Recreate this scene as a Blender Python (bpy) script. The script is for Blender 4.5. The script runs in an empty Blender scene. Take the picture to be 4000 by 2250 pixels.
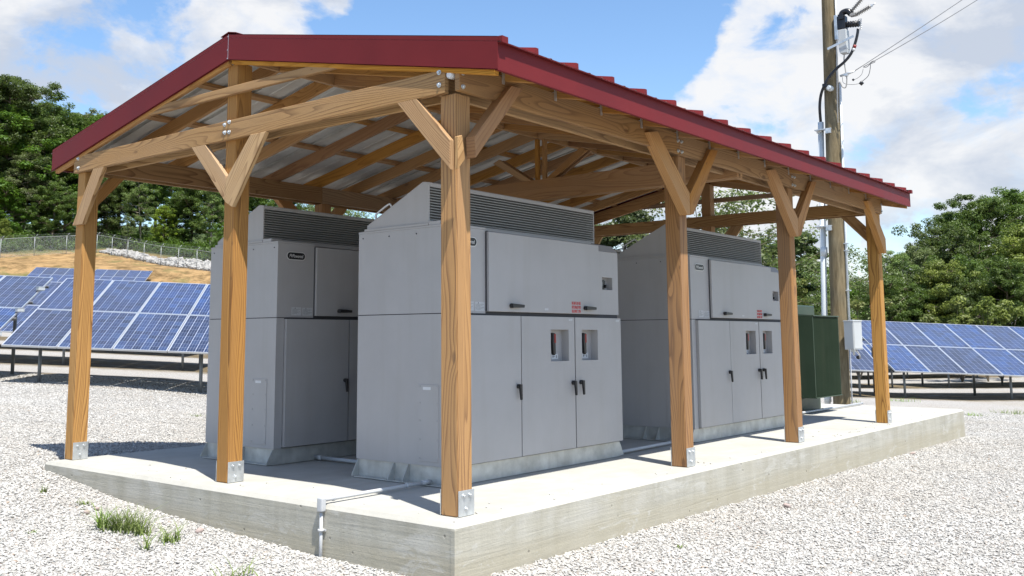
import bpy, bmesh, math, random
import numpy as np
from mathutils import Vector, Matrix
R=math.radians
C=bpy.context.scene.collection
random.seed(7); rng=np.random.default_rng(7)
V=Vector
# ------------------------------------------------------------------ camera numbers (fitted offline)
F_=3807.65; YAW=R(39.30324); PIT=R(7.28046); ROLL=R(-.25909); CAM=V((-4.63826,-4.04654,1.09248)); PX=1906.27; PY=833.32
fw=V((math.cos(PIT)*math.cos(YAW),math.cos(PIT)*math.sin(YAW),math.sin(PIT)))
r0=V((math.sin(YAW),-math.cos(YAW),0)); u0=r0.cross(fw)
rt=r0*math.cos(ROLL)+u0*math.sin(ROLL); up=u0*math.cos(ROLL)-r0*math.sin(ROLL)
def ray(u,v): return fw+rt*((u-PX)/F_)-up*((v-PY)/F_)
def hit(u,v,ax,val):
    d=ray(u,v); return CAM+d*((val-CAM[ax])/d[ax])
def at(u,v,D):      # point seen at a photo pixel, D metres away on the ground plan
    d=ray(u,v); return CAM+d*(D/(d.x*math.cos(YAW)+d.y*math.sin(YAW)))
AZ=R(43.3); NN=V((math.cos(AZ),math.sin(AZ),0)); RW=V((math.sin(AZ),-math.cos(AZ),0))

# ------------------------------------------------------------------ material helper
class G:
    def __init__(s,name):
        s.m=bpy.data.materials.new(name); s.m.use_nodes=True; s.t=s.m.node_tree; s.t.nodes.clear()
    def n(s,typ,ins=None,**kw):
        nd=s.t.nodes.new(typ)
        for k,v in kw.items(): setattr(nd,k,v)
        for k,v in (ins or {}).items():
            sk=nd.inputs[k]
            if hasattr(v,'is_output'): s.t.links.new(v,sk)
            else:
                try: sk.default_value=v
                except Exception: sk.default_value=tuple(v)+(1,)
        return nd
    def math(s,op,a,b=0.,c=None,clamp=False):
        d={0:a,1:b}
        if c is not None: d[2]=c
        return s.n('ShaderNodeMath',d,operation=op,use_clamp=clamp).outputs[0]
    def mix(s,f,a,b,blend='MIX'):
        nd=s.n('ShaderNodeMix',{0:f,6:a,7:b},data_type='RGBA',blend_type=blend); return nd.outputs[2]
    def ramp(s,f,stops,interp='LINEAR'):
        nd=s.n('ShaderNodeValToRGB',{0:f}); e=nd.color_ramp.elements; nd.color_ramp.interpolation=interp
        e[0].position=stops[0][0]; e[0].color=c4(stops[0][1]); e[1].position=stops[-1][0]; e[1].color=c4(stops[-1][1])
        for p,c in stops[1:-1]:
            x=e.new(p); x.color=c4(c)
        return nd.outputs[0]
    def noise(s,vec,scale,detail=3,rough=.5,dist=0.,out=0):
        return s.n('ShaderNodeTexNoise',{'Vector':vec,'Scale':scale,'Detail':detail,'Roughness':rough,'Distortion':dist}).outputs[out]
    def map(s,vec,sc=(1,1,1),loc=(0,0,0),rot=(0,0,0)):
        return s.n('ShaderNodeMapping',{'Vector':vec,'Scale':sc,'Location':loc,'Rotation':rot}).outputs[0]
    def obj(s): return s.n('ShaderNodeTexCoord').outputs['Object']
    def uv(s): return s.n('ShaderNodeTexCoord').outputs['UV']
    def rand(s): return s.n('ShaderNodeObjectInfo').outputs['Random']
    def bump(s,h,st=.3,d=.01): return s.n('ShaderNodeBump',{'Height':h,'Strength':st,'Distance':d}).outputs[0]
    def bsdf(s,col,rough=.6,metal=0.,normal=None,spec=.5,**kw):
        d={'Base Color':col,'Roughness':rough,'Metallic':metal,'Specular IOR Level':spec}
        if normal is not None: d['Normal']=normal
        d.update(kw)
        return s.n('ShaderNodeBsdfPrincipled',d).outputs[0]
    def out(s,sh):
        s.n('ShaderNodeOutputMaterial',{'Surface':sh}); return s.m
def c4(c): return (c,c,c,1) if isinstance(c,(int,float)) else (tuple(c)+(1,) if len(c)==3 else c)

def wood(name,light,dark,grey=0.0,rough=.75):
    g=G(name); uv=g.uv(); rnd=g.rand()
    off=g.n('ShaderNodeCombineXYZ',{'X':g.math('MULTIPLY',rnd,37.),'Y':g.math('MULTIPLY',rnd,11.)}).outputs[0]
    p=g.n('ShaderNodeVectorMath',{0:uv,1:off},operation='ADD').outputs[0]
    q=g.map(p,(.50,5.0,1))
    a=g.noise(q,1.,1.5,.4,.15)
    sv=g.n('ShaderNodeSeparateXYZ',{0:p}).outputs[1]
    kd=g.n('ShaderNodeTexVoronoi',{'Vector':g.map(p,(1.3,3.4,1)),'Scale':1.,'Randomness':1.}).outputs['Distance']
    kb=g.math('EXPONENT',g.math('MULTIPLY',g.math('MULTIPLY',kd,kd),-55.))
    rings=g.math('FRACT',g.math('ADD',g.math('MULTIPLY_ADD',sv,38.,g.math('MULTIPLY',a,17.)),g.math('MULTIPLY',kb,1.6)))
    line=g.math('MULTIPLY',g.ramp(rings,[(0,0.),(.5,.08),(.84,.75),(.93,1.),(1.,0.)]),g.ramp(g.noise(g.map(p,(.7,4,1),loc=(3,9,0)),1.,2,.5),[(.25,.45),(.6,1.)]))
    fine=g.noise(g.map(p,(6,260,1)),1.,3,.6)
    fine2=g.noise(g.map(p,(1.2,5,1)),1.,2,.5)
    k2=g.n('ShaderNodeTexVoronoi',{'Vector':g.map(p,(3.1,7.0,1),loc=(5.3,2.1,0)),'Scale':1.,'Randomness':1.}).outputs['Distance']
    chk=g.ramp(g.noise(g.map(p,(2.0,95,1)),1.,2,.5),[(.70,0.),(.74,1.)])
    knot=g.math('MAXIMUM',g.ramp(kd,[(0,1.),(.05,.8),(.075,.0),(1,0.)]),g.ramp(k2,[(0,.85),(.045,.6),(.07,.0),(1,0.)]))
    knot=g.math('MAXIMUM',knot,g.math('MULTIPLY',chk,.6))
    base=g.mix(line,light,dark)
    base=g.mix(g.math('MULTIPLY',g.ramp(fine,[(.35,0.),(.75,1.)]),.28),base,tuple(x*.55 for x in dark[:3])+(1,))
    base=g.mix(g.math('MULTIPLY',g.ramp(fine2,[(.4,0.),(.7,1.)]),.35),base,tuple(x*.72 for x in light[:3])+(1,))
    base=g.mix(g.math('MULTIPLY',knot,.75),base,(.10,.045,.018,1))
    gm=g.math('MULTIPLY',g.math('FRACT',g.math('MULTIPLY',rnd,13.3)),g.ramp(g.noise(g.map(p,(.35,2,1)),1.,3,.6),[(.35,.0),(.65,.5)]))
    base=g.mix(gm,base,(.34,.26,.19,1))
    hs=g.n('ShaderNodeHueSaturation',{'Hue':g.math('MULTIPLY_ADD',rnd,.009,.496),'Saturation':g.math('MULTIPLY_ADD',g.math('FRACT',g.math('MULTIPLY',rnd,7.7)),.25,.85),'Value':g.math('MULTIPLY_ADD',rnd,.35,.82),'Color':base}).outputs[0]
    h=g.math('SUBTRACT',fine,g.math('MULTIPLY',line,.6))
    return g.out(g.bsdf(hs,rough,0,g.bump(h,.35,.004),.3))
M={}
M['post']=wood('treated_post_wood',(.45,.222,.055,1),(.14,.053,.011,1))
M['beam']=wood('treated_beam_wood',(.40,.235,.10,1),(.145,.068,.022,1))
M['raft']=wood('rafter_wood',(.46,.225,.062,1),(.27,.11,.025,1))
M['brace']=wood('brace_wood',(.46,.275,.12,1),(.21,.10,.032,1))

def paint(name,col,rough=.45,var=.06,metal=0.,sc=3.,bumpst=.03,dirt_shade=0.,spec=.5):
    g=G(name); o=g.obj(); n=g.noise(o,sc,5,.6)
    f=g.ramp(n,[(.3,0.),(.7,1.)])
    col=c4(col); c=g.mix(f,tuple(x*(1-var) for x in col[:3])+(1,),tuple(min(1,x*(1+var)) for x in col[:3])+(1,))
    if dirt_shade:
        st=g.noise(g.map(o,(9,9,.8)),1.,4,.6)
        c=g.mix(g.math('MULTIPLY',g.ramp(st,[(.5,0.),(.75,1.)]),dirt_shade),c,(.25,.22,.17,1))
    ro=g.math('MULTIPLY_ADD',n,.2,rough-.1)
    fn=g.noise(o,420.,2,.5)
    return g.out(g.bsdf(c,ro,metal,g.bump(fn,bumpst,.002),spec))
M['red']=paint('red_trim_metal',(.135,.0165,.018),.5,.10,0,2,spec=.13)
M['under']=paint('galvalume_underside',(.58,.58,.55),.5,.10,.15,2.5,dirt_shade=.25)
M['cab']=paint('grey_cabinet_paint',(.378,.370,.370),.42,.06,0,1.6,.10,.13)
M['cab2']=paint('grey_louvre_paint',(.27,.27,.26),.5,.06)
M['seam']=paint('dark_gap',(.05,.05,.055),.7)
M['galv']=paint('galvanised_steel',(.58,.60,.61),.42,.16,.75,14,.05)
M['skirt']=paint('galvanised_skirt',(.50,.50,.47),.55,.22,.35,7,.05,.25)
M['black']=paint('black_plastic',(.012,.012,.014),.35)
M['redplastic']=paint('red_plastic',(.26,.022,.018),.4)
M['white']=paint('white_label',(.62,.63,.64),.5)
M['rim']=paint('badge_rim',(.62,.62,.60),.4)
M['label']=paint('pale_label',(.48,.49,.50),.5,.1,0,60)
M['redtext']=paint('red_lettering',(.55,.03,.025),.5)
M['wtext']=paint('white_lettering',(.72,.72,.70),.5)
M['green']=paint('transformer_green',(.030,.052,.031),.45,.10,0,2,.05,.06)
M['pvc']=paint('white_pvc',(.58,.62,.64),.4,.05)
M['pipe']=paint('grey_conduit',(.46,.47,.48),.45,.08)
M['ins']=paint('polymer_insulator',(.30,.29,.27),.5)
M['rubber']=paint('black_cable',(.012,.014,.020),.35)
M['box']=paint('light_grey_box',(.46,.48,.48),.45,.05)
M['alum']=paint('aluminium_frame',(.60,.62,.64),.35,.06,.6)
M['legs']=paint('array_steel',(.22,.225,.22),.5,.15,.5)
M['wire']=paint('aluminium_wire',(.10,.10,.105),.5)
M['fence']=paint('fence_steel',(.30,.32,.32),.5,.1,.3)

def concrete():
    g=G('concrete'); o=g.obj(); nrm=g.n('ShaderNodeNewGeometry').outputs['Normal']
    z=g.n('ShaderNodeSeparateXYZ',{0:nrm}).outputs[2]
    top=g.ramp(z,[(.3,0.),(.8,1.)])
    big=g.noise(o,.9,4,.6); mid=g.noise(o,5.,5,.6); fine=g.noise(o,60.,4,.6)
    streak=g.noise(g.map(o,(5.5,5.5,.35)),1.,4,.6); board=g.noise(g.map(o,(.8,.8,22)),1.,4,.65,.6)
    side=g.mix(g.ramp(streak,[(.35,0.),(.68,1.)]),(.345,.33,.275,1),(.43,.415,.36,1))
    side=g.mix(g.math('MULTIPLY',g.ramp(board,[(.45,0.),(.72,1.)]),.25),side,(.22,.205,.17,1))
    side=g.mix(g.math('MULTIPLY',g.ramp(big,[(.45,0.),(.7,1.)]),.5),side,(.41,.38,.30,1))
    side=g.mix(g.math('MULTIPLY',g.ramp(mid,[(.5,0.),(.75,1.)]),.4),side,(.47,.46,.44,1))
    zz=g.n('ShaderNodeSeparateXYZ',{0:o}).outputs[2]
    low=g.ramp(g.math('MULTIPLY_ADD',zz,-3.,g.math('MULTIPLY',mid,.5)),[(.75,0.),(1.3,1.)])
    side=g.mix(g.math('MULTIPLY',low,.55),side,(.36,.325,.24,1))
    pits=g.n('ShaderNodeTexVoronoi',{'Vector':o,'Scale':7.}).outputs['Distance']
    side=g.mix(g.ramp(pits,[(0,.8),(.05,.5),(.085,0.),(1,0.)]),side,(.12,.11,.09,1))
    pin=g.n('ShaderNodeTexVoronoi',{'Vector':o,'Scale':19.}).outputs['Distance']
    side=g.mix(g.ramp(pin,[(0,.9),(.045,.5),(.07,0.),(1,0.)]),side,(.13,.12,.10,1))
    side=g.mix(g.math('MULTIPLY',g.ramp(g.noise(g.map(o,(2.2,2.2,6)),1.,6,.75,.8),[(.56,0.),(.62,1.)]),.6),side,(.47,.46,.42,1))
    t=g.mix(g.ramp(big,[(.35,0.),(.65,1.)]),(.365,.36,.328,1),(.42,.415,.385,1))
    t=g.mix(g.math('MULTIPLY',g.ramp(mid,[(.4,0.),(.75,1.)]),.5),t,(.325,.312,.27,1))
    tro=g.noise(g.map(o,(2.2,9,1),rot=(0,0,.5)),1.,3,.6)
    t=g.mix(g.math('MULTIPLY',g.ramp(tro,[(.5,0.),(.7,1.)]),.3),t,(.46,.455,.43,1))
    c=g.mix(top,side,t)
    h=g.math('ADD',g.math('MULTIPLY',fine,.5),g.math('ADD',board,g.math('MULTIPLY',g.ramp(pits,[(0,0.),(.09,1.),(1,1.)]),1.5)))
    return g.out(g.bsdf(c,.85,0,g.bump(h,.45,.008),.25))
M['conc']=concrete()

def ground_mat():
    g=G('gravel_and_soil'); o=g.obj()
    zone=g.n('ShaderNodeAttribute',attribute_name='zone'); zs=g.n('ShaderNodeSeparateXYZ',{0:zone.outputs['Color']})
    hill,forest,dirt_shade=zs.outputs[0],zs.outputs[1],zs.outputs[2]
    vs=[]
    for sc in (44.,18.):
        v=g.n('ShaderNodeTexVoronoi',{'Vector':o,'Scale':sc,'Randomness':1.}); vs.append(v)
    v=vs[0]; rc=g.n('ShaderNodeSeparateXYZ',{0:v.outputs['Color']})
    st=g.ramp(rc.outputs[0],[(0,(.33,.32,.30)),(.25,(.39,.38,.36)),(.6,(.435,.426,.404)),(1,(.49,.48,.46))])
    st=g.mix(g.ramp(rc.outputs[1],[(.93,0.),(.97,.5)]),st,(.42,.24,.16,1))
    gap=g.ramp(v.outputs['Distance'],[(.35,0.),(.62,1.)])
    st=g.mix(g.math('MULTIPLY',gap,.75),st,(.24,.225,.205,1))
    big=g.noise(o,.35,5,.6)
    mid=g.noise(o,1.6,5,.65)
    st=g.mix(g.math('MULTIPLY',g.ramp(big,[(.50,0.),(.72,1.)]),.30),st,(.28,.235,.165,1))
    dn=g.math('MULTIPLY',dirt_shade,g.ramp(mid,[(.2,.45),(.5,1.)]))  # brown soil and weeds, coloured extra dark to deepen the shade under the arrays
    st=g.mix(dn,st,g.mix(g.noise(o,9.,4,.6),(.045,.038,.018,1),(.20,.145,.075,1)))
    hs=g.mix(g.ramp(g.noise(o,.8,8,.78),[(.40,0.),(.56,1.)]),(.125,.080,.033,1),(.33,.215,.10,1))
    hs=g.mix(g.ramp(g.noise(o,.16,6,.7),[(.55,0.),(.66,1.)]),hs,(.12,.125,.045,1))
    hs=g.mix(g.ramp(g.noise(o,.22,5,.7),[(.60,0.),(.68,.9)]),hs,(.29,.15,.06,1))
    fs=g.mix(g.noise(o,1.5,5,.6),(.020,.035,.010,1),(.07,.10,.025,1))
    c=g.mix(hill,st,hs); c=g.mix(forest,c,fs)
    h=g.math('ADD',g.math('MULTIPLY',g.math('SUBTRACT',1.,v.outputs['Distance']),1.),g.math('MULTIPLY',vs[1].outputs['Distance'],.6))
    return g.out(g.bsdf(c,.9,0,g.bump(h,.9,.02),.2))
M['ground']=ground_mat()
def stone_mat():
    g=G('crushed_limestone'); r=g.rand(); o=g.obj()
    n=g.noise(o,9.,3,.6)
    c=g.ramp(r,[(0,(.26,.25,.235)),(.10,(.38,.372,.352)),(.5,(.445,.436,.412)),(.93,(.505,.496,.472)),(.985,(.54,.53,.51)),(.993,(.40,.34,.27)),(1,(.32,.23,.17))])
    c=g.mix(g.math('MULTIPLY',n,.35),c,(.38,.372,.352,1))
    ps=g.n('ShaderNodeNewGeometry').outputs['Position']
    c=g.mix(g.math('MULTIPLY',g.ramp(g.noise(ps,.55,5,.65),[(.46,0.),(.68,1.)]),.42),c,(.375,.345,.30,1))
    c=g.mix(g.math('MULTIPLY',g.ramp(g.noise(ps,1.7,4,.6),[(.5,0.),(.72,1.)]),.30),c,(.28,.27,.255,1))
    return g.out(g.bsdf(c,.8,0,None,.3))
M['stone']=stone_mat()
def rock_mat(name,a,b):
    g=G(name); o=g.obj(); n=g.noise(o,14.,5,.65)
    return g.out(g.bsdf(g.mix(n,c4(a),c4(b)),.85,0,g.bump(n,.5,.01),.3))
M['rock']=rock_mat('pinkish_rock',(.28,.22,.20),(.46,.38,.35))
M['riprap']=rock_mat('pale_riprap',(.20,.195,.18),(.48,.47,.455))
def leaf_mat(name,a,b,tr=.35):
    g=G(name); o=g.obj(); rnd=g.rand()
    at_=g.n('ShaderNodeAttribute',attribute_name='shade').outputs['Fac']
    n=g.noise(o,.55,3,.6)
    f=g.math('MULTIPLY_ADD',at_,.6,g.math('MULTIPLY',g.ramp(n,[(.3,0.),(.7,1.)]),.4))
    c=g.mix(f,c4(a),c4(b))
    hs=g.n('ShaderNodeHueSaturation',{'Hue':g.math('MULTIPLY_ADD',rnd,.03,.483),'Saturation':g.math('MULTIPLY_ADD',rnd,.25,.85),'Value':g.math('MULTIPLY_ADD',rnd,.5,.75),'Color':c}).outputs[0]
    d=g.bsdf(hs,.5,0,None,.35); t=g.n('ShaderNodeBsdfTranslucent',{'Color':g.mix(.5,hs,(.16,.24,.03,1))}).outputs[0]
    return g.out(g.n('ShaderNodeMixShader',{0:tr,1:d,2:t}).outputs[0])
M['leaf']=leaf_mat('broad_leaves',(.030,.068,.010),(.125,.205,.030))
M['leafy']=leaf_mat('yellow_green_leaves',(.08,.12,.018),(.27,.32,.055))
M['leafc']=leaf_mat('cedar_foliage',(.038,.070,.020),(.115,.165,.05),.25)
M['leafp']=leaf_mat('pale_olive_leaves',(.07,.11,.035),(.21,.26,.09))
M['grass']=leaf_mat('grass_blades',(.10,.17,.025),(.27,.38,.08),.3)
M['dead']=leaf_mat('dead_leaves',(.25,.10,.03),(.50,.24,.08),.2)
def bark(name,a,b,sz=1.):
    g=G(name); o=g.obj(); n=g.noise(g.map(o,(9*sz,9*sz,1.1*sz)),1.,5,.65,.3); m=g.noise(o,1.3,3,.6)
    c=g.mix(g.ramp(n,[(.3,0.),(.7,1.)]),c4(a),c4(b)); c=g.mix(g.math('MULTIPLY',g.ramp(m,[(.45,0.),(.7,1.)]),.5),c,(.24,.17,.08,1))
    return g.out(g.bsdf(c,.85,0,g.bump(n,.6,.015),.2))
M['bark']=bark('grey_bark',(.07,.06,.045),(.22,.19,.15),.5)
M['barkp']=bark('pale_bark',(.22,.19,.14),(.45,.40,.32),.5)
M['pole']=bark('weathered_pole_wood',(.085,.068,.04),(.23,.19,.12),2.2)

def solar_mat():
    g=G('solar_cells'); uv=g.uv(); s=g.n('ShaderNodeSeparateXYZ',{0:uv}); x=g.math('MULTIPLY',s.outputs[0],6.); y=g.math('MULTIPLY',s.outputs[1],10.)
    rnd=g.rand()
    idv=g.n('ShaderNodeCombineXYZ',{'X':g.math('FLOOR',x),'Y':g.math('FLOOR',y),'Z':g.math('MULTIPLY',rnd,91.)}).outputs[0]
    w=g.n('ShaderNodeTexWhiteNoise',{'Vector':idv},noise_dimensions='3D').outputs[0]
    fx=g.math('FRACT',x); fy=g.math('FRACT',y)
    def line(f,c,wd): return g.math('LESS_THAN',g.math('ABSOLUTE',g.math('SUBTRACT',f,c)),wd)
    c=g.ramp(w,[(0,(.009,.015,.040)),(.35,(.012,.024,.072)),(.8,(.014,.034,.105)),(1,(.022,.055,.15))])
    cr=g.noise(g.map(uv,(60,100,1)),1.,2,.5)
    c=g.mix(g.math('MULTIPLY',cr,.35),c,(.018,.040,.11,1))
    bus=g.math('MAXIMUM',line(fx,.33,.022),line(fx,.67,.022))
    c=g.mix(g.math('MULTIPLY',bus,.55),c,(.30,.33,.40,1))
    c=g.n('ShaderNodeHueSaturation',{'Hue':.5,'Saturation':g.math('MULTIPLY_ADD',rnd,.3,.8),'Value':g.math('MULTIPLY_ADD',rnd,.6,.75),'Color':c}).outputs[0]
    gx=g.math('ADD',line(fx,0.,.035),line(fx,1.,.035)); c=g.mix(g.math('MULTIPLY',gx,.9),c,(.38,.41,.48,1))
    gy=g.math('ADD',line(fy,0.,.025),line(fy,1.,.025)); c=g.mix(g.math('MULTIPLY',gy,.45),c,(.35,.40,.52,1))
    return g.out(g.bsdf(c,.30,0,None,.35,**{'Coat Weight':.0}))
M['solar']=solar_mat()
def link_mat():
    g=G('chain_link_fabric'); s=g.n('ShaderNodeSeparateXYZ',{0:g.uv()})
    a=g.math('FRACT',g.math('MULTIPLY',g.math('ADD',s.outputs[0],s.outputs[1]),11.)); b=g.math('FRACT',g.math('MULTIPLY',g.math('SUBTRACT',s.outputs[0],s.outputs[1]),11.))
    f=g.math('MAXIMUM',g.math('LESS_THAN',a,.07),g.math('LESS_THAN',b,.07))
    d=g.bsdf((.55,.57,.57,1),.5,.3); t=g.n('ShaderNodeBsdfTransparent').outputs[0]
    return g.out(g.n('ShaderNodeMixShader',{0:f,1:t,2:d}).outputs[0])
M['link']=link_mat()

# ------------------------------------------------------------------ object helpers
def tag(o,label=None,cat=None,group=None,kind=None):
    if label: o['label']=label
    if cat: o['category']=cat
    if group: o['group']=group
    if kind: o['kind']=kind
    return o
def link(name,me,mats,parent=None):
    o=bpy.data.objects.new(name,me); C.objects.link(o)
    for m in (mats if isinstance(mats,(list,tuple)) else [mats]): me.materials.append(M[m] if isinstance(m,str) else m)
    if parent is not None:
        o.parent=parent
        # objects are authored in world coordinates unless the parent has moved
        o.matrix_parent_inverse=Matrix.Translation(-V(parent.location)) if parent.get('_w') else Matrix.Identity(4)
    return o
def fin(name,bm,mats,parent=None,smooth=False):
    me=bpy.data.meshes.new(name); bm.normal_update(); bm.to_mesh(me); bm.free()
    if smooth:
        for p in me.polygons: p.use_smooth=True
    return link(name,me,mats,parent)
def thing(name,loc,label,cat,group=None,world=False):
    o=bpy.data.objects.new(name,None); C.objects.link(o); o.location=loc; o.empty_display_size=.2
    tag(o,label,cat,group)
    return o
def rebase(root):
    # parts authored in world coordinates: shift them so that they sit under the root at its base
    off=-V(root.location)
    for c in root.children: c.location=V(c.location)+off
def copy_tree(o,parent=None):
    c=o.copy(); C.objects.link(c); c.parent=parent
    for ch in list(o.children): copy_tree(ch,c)
    return c
def box(bm,a,b,bev=0.,mat=0):
    a,b=V([min(x,y) for x,y in zip(a,b)]),V([max(x,y) for x,y in zip(a,b)])
    vs=[bm.verts.new((x,y,z)) for x in (a.x,b.x) for y in (a.y,b.y) for z in (a.z,b.z)]
    fs=[bm.faces.new([vs[i] for i in q]) for q in ((0,1,3,2),(4,6,7,5),(0,4,5,1),(2,3,7,6),(0,2,6,4),(1,5,7,3))]
    for f in fs: f.material_index=mat
    if bev:
        es=list({e for f in fs for e in f.edges})
        r=bmesh.ops.bevel(bm,geom=es,offset=bev,segments=2,affect='EDGES',profile=.5)
        for f in r['faces']: f.material_index=mat
    return vs
def prism(bm,pts,n,bev=0.,mat=0):
    # pts: 3d polygon, n: extrusion vector
    a=[bm.verts.new(p) for p in pts]; b=[bm.verts.new(V(p)+V(n)) for p in pts]; k=len(pts)
    fs=[bm.faces.new(a[::-1]),bm.faces.new(b)]+[bm.faces.new((a[i],a[(i+1)%k],b[(i+1)%k],b[i])) for i in range(k)]
    bmesh.ops.recalc_face_normals(bm,faces=fs)
    for f in fs: f.material_index=mat
    if bev:
        r=bmesh.ops.bevel(bm,geom=list({e for f in fs for e in f.edges}),offset=bev,segments=1,affect='EDGES')
        for f in r['faces']: f.material_index=mat
def tube(bm,pts,r,seg=10,cap=True,mat=0):
    pts=[V(p) for p in pts]; n=len(pts); rs=r if isinstance(r,(list,tuple)) else [r]*n; rings=[]
    prev=None
    for i,p in enumerate(pts):
        d=(pts[min(i+1,n-1)]-pts[max(i-1,0)]).normalized()
        if prev is None: a=d.orthogonal().normalized()
        else: a=(prev-d*prev.dot(d)).normalized()
        prev=a; b=d.cross(a)
        rings.append([bm.verts.new(p+(a*math.cos(t)+b*math.sin(t))*rs[i]) for t in [2*math.pi*k/seg for k in range(seg)]])
    for i in range(n-1):
        for k in range(seg):
            f=bm.faces.new((rings[i][k],rings[i][(k+1)%seg],rings[i+1][(k+1)%seg],rings[i+1][k])); f.smooth=True; f.material_index=mat
    if cap:
        f=bm.faces.new(rings[0][::-1]); f.material_index=mat; f=bm.faces.new(rings[-1]); f.material_index=mat
def curve(pts,k=6):
    # Catmull-Rom
    P=[V(p) for p in pts]; P=[P[0]*2-P[1]]+P+[P[-1]*2-P[-2]]; o=[]
    for i in range(1,len(P)-2):
        for j in range(k):
            t=j/k; a,b,c,d=P[i-1:i+3]
            o.append(.5*((2*b)+(c-a)*t+(2*a-5*b+4*c-d)*t*t+(3*b-a-3*c+d)*t**3))
    return o+[P[-2]]
def axes_uv(bm,L,seed=0):
    L=V(L).normalized(); U=L.orthogonal().normalized() if abs(L.z)>.9 else V((0,0,1)).cross(L).normalized()
    if abs(L.z)>.9: U=V((1,0,0))
    T=L.cross(U); uvl=bm.loops.layers.uv.verify(); rn=random.Random(seed)
    offs=[(rn.uniform(0,50),rn.uniform(0,50)) for _ in range(6)]
    for f in bm.faces:
        f.normal_update(); n=f.normal; l,a,b=n.dot(L),n.dot(U),n.dot(T)
        for lp in f.loops:
            p=lp.vert.co
            if abs(l)>.7: k=0; q=(p.dot(U)*.2,p.dot(T))
            elif abs(a)>abs(b): k=1 if a>0 else 2; q=(p.dot(L),p.dot(T))
            else: k=3 if b>0 else 4; q=(p.dot(L),p.dot(U))
            lp[uvl].uv=(q[0]+offs[k][0],q[1]+offs[k][1])
_s=[0]
def wbox(name,a,b,mat,parent,L,bev=.004):
    bm=bmesh.new(); box(bm,a,b,bev); _s[0]+=1; axes_uv(bm,L,_s[0]); return fin(name,bm,mat,parent)
def wprism(name,pts,n,mat,parent,L,bev=.003):
    bm=bmesh.new(); prism(bm,pts,n,bev); _s[0]+=1; axes_uv(bm,L,_s[0]); return fin(name,bm,mat,parent)
def text(body,size,name,mat,parent,origin,xdir,zdir,depth=.001,width=None,shear=0.,height=None):
    cu=bpy.data.curves.new('t','FONT'); cu.body=body; cu.size=size; cu.extrude=depth; cu.shear=shear; cu.align_x='CENTER'; cu.align_y='CENTER'
    ob=bpy.data.objects.new('t',cu); C.objects.link(ob); dg=bpy.context.evaluated_depsgraph_get(); dg.update()
    me=bpy.data.meshes.new_from_object(ob.evaluated_get(dg)); bpy.data.objects.remove(ob); bpy.data.curves.remove(cu)
    co=np.empty(len(me.vertices)*3); me.vertices.foreach_get('co',co); co=co.reshape(-1,3)
    mn,mx=co[:,:2].min(0),co[:,:2].max(0); co[:,:2]-=(mn+mx)/2
    if width: co[:,0]*=width/(mx[0]-mn[0])
    if height: co[:,1]*=height/(mx[1]-mn[1])
    X,Z=V(xdir),V(zdir); Y=X.cross(Z)  # outward normal
    out=np.outer(co[:,0],X)+np.outer(co[:,1],Z)+np.outer(co[:,2],Y)+np.array(origin)
    me.vertices.foreach_set('co',out.ravel()); me.materials.clear()
    return link(name,me,mat,parent)

# ------------------------------------------------------------------ terrain
RX=[-400,-60,-42,-35,-20,-10,-5.9,-3.5,-3.1,-2.66,-2.08,-1.39,-.91,-.2,1.7,4.4,7.9,14.4,25,60,400]
RZ=[3.0,2.2,1.75,1.44,.76,.32,.13,-.095,-.155,-.225,-.27,-.315,-.34,-.35,-.355,-.375,-.405,-.64,-.66,-.6,-.6]
HN=[-500,10,12,15,18,22,28,40,60,75,82,88,94,102,115,150,250,600]
HZ=[0,0,.10,.16,.13,.27,.42,.6,1.3,2.9,4.5,6.8,7.4,9.1,11.5,17,24,30]
def gz(x,y):
    x=np.asarray(x,float); y=np.asarray(y,float)
    r=x*RW.x+y*RW.y; n=x*NN.x+y*NN.y
    w=np.clip((18-r)/36,0,1); w=w*w*(3-2*w)
    s=.10*np.sin(x*.31+1)*np.sin(y*.27)*np.clip((np.hypot(x,y)-22)/30,0,1)
    return np.interp(r,RX,RZ)+np.interp(n,HN,HZ)*w+s
def g1(x,y): return float(gz(x,y))
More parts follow.
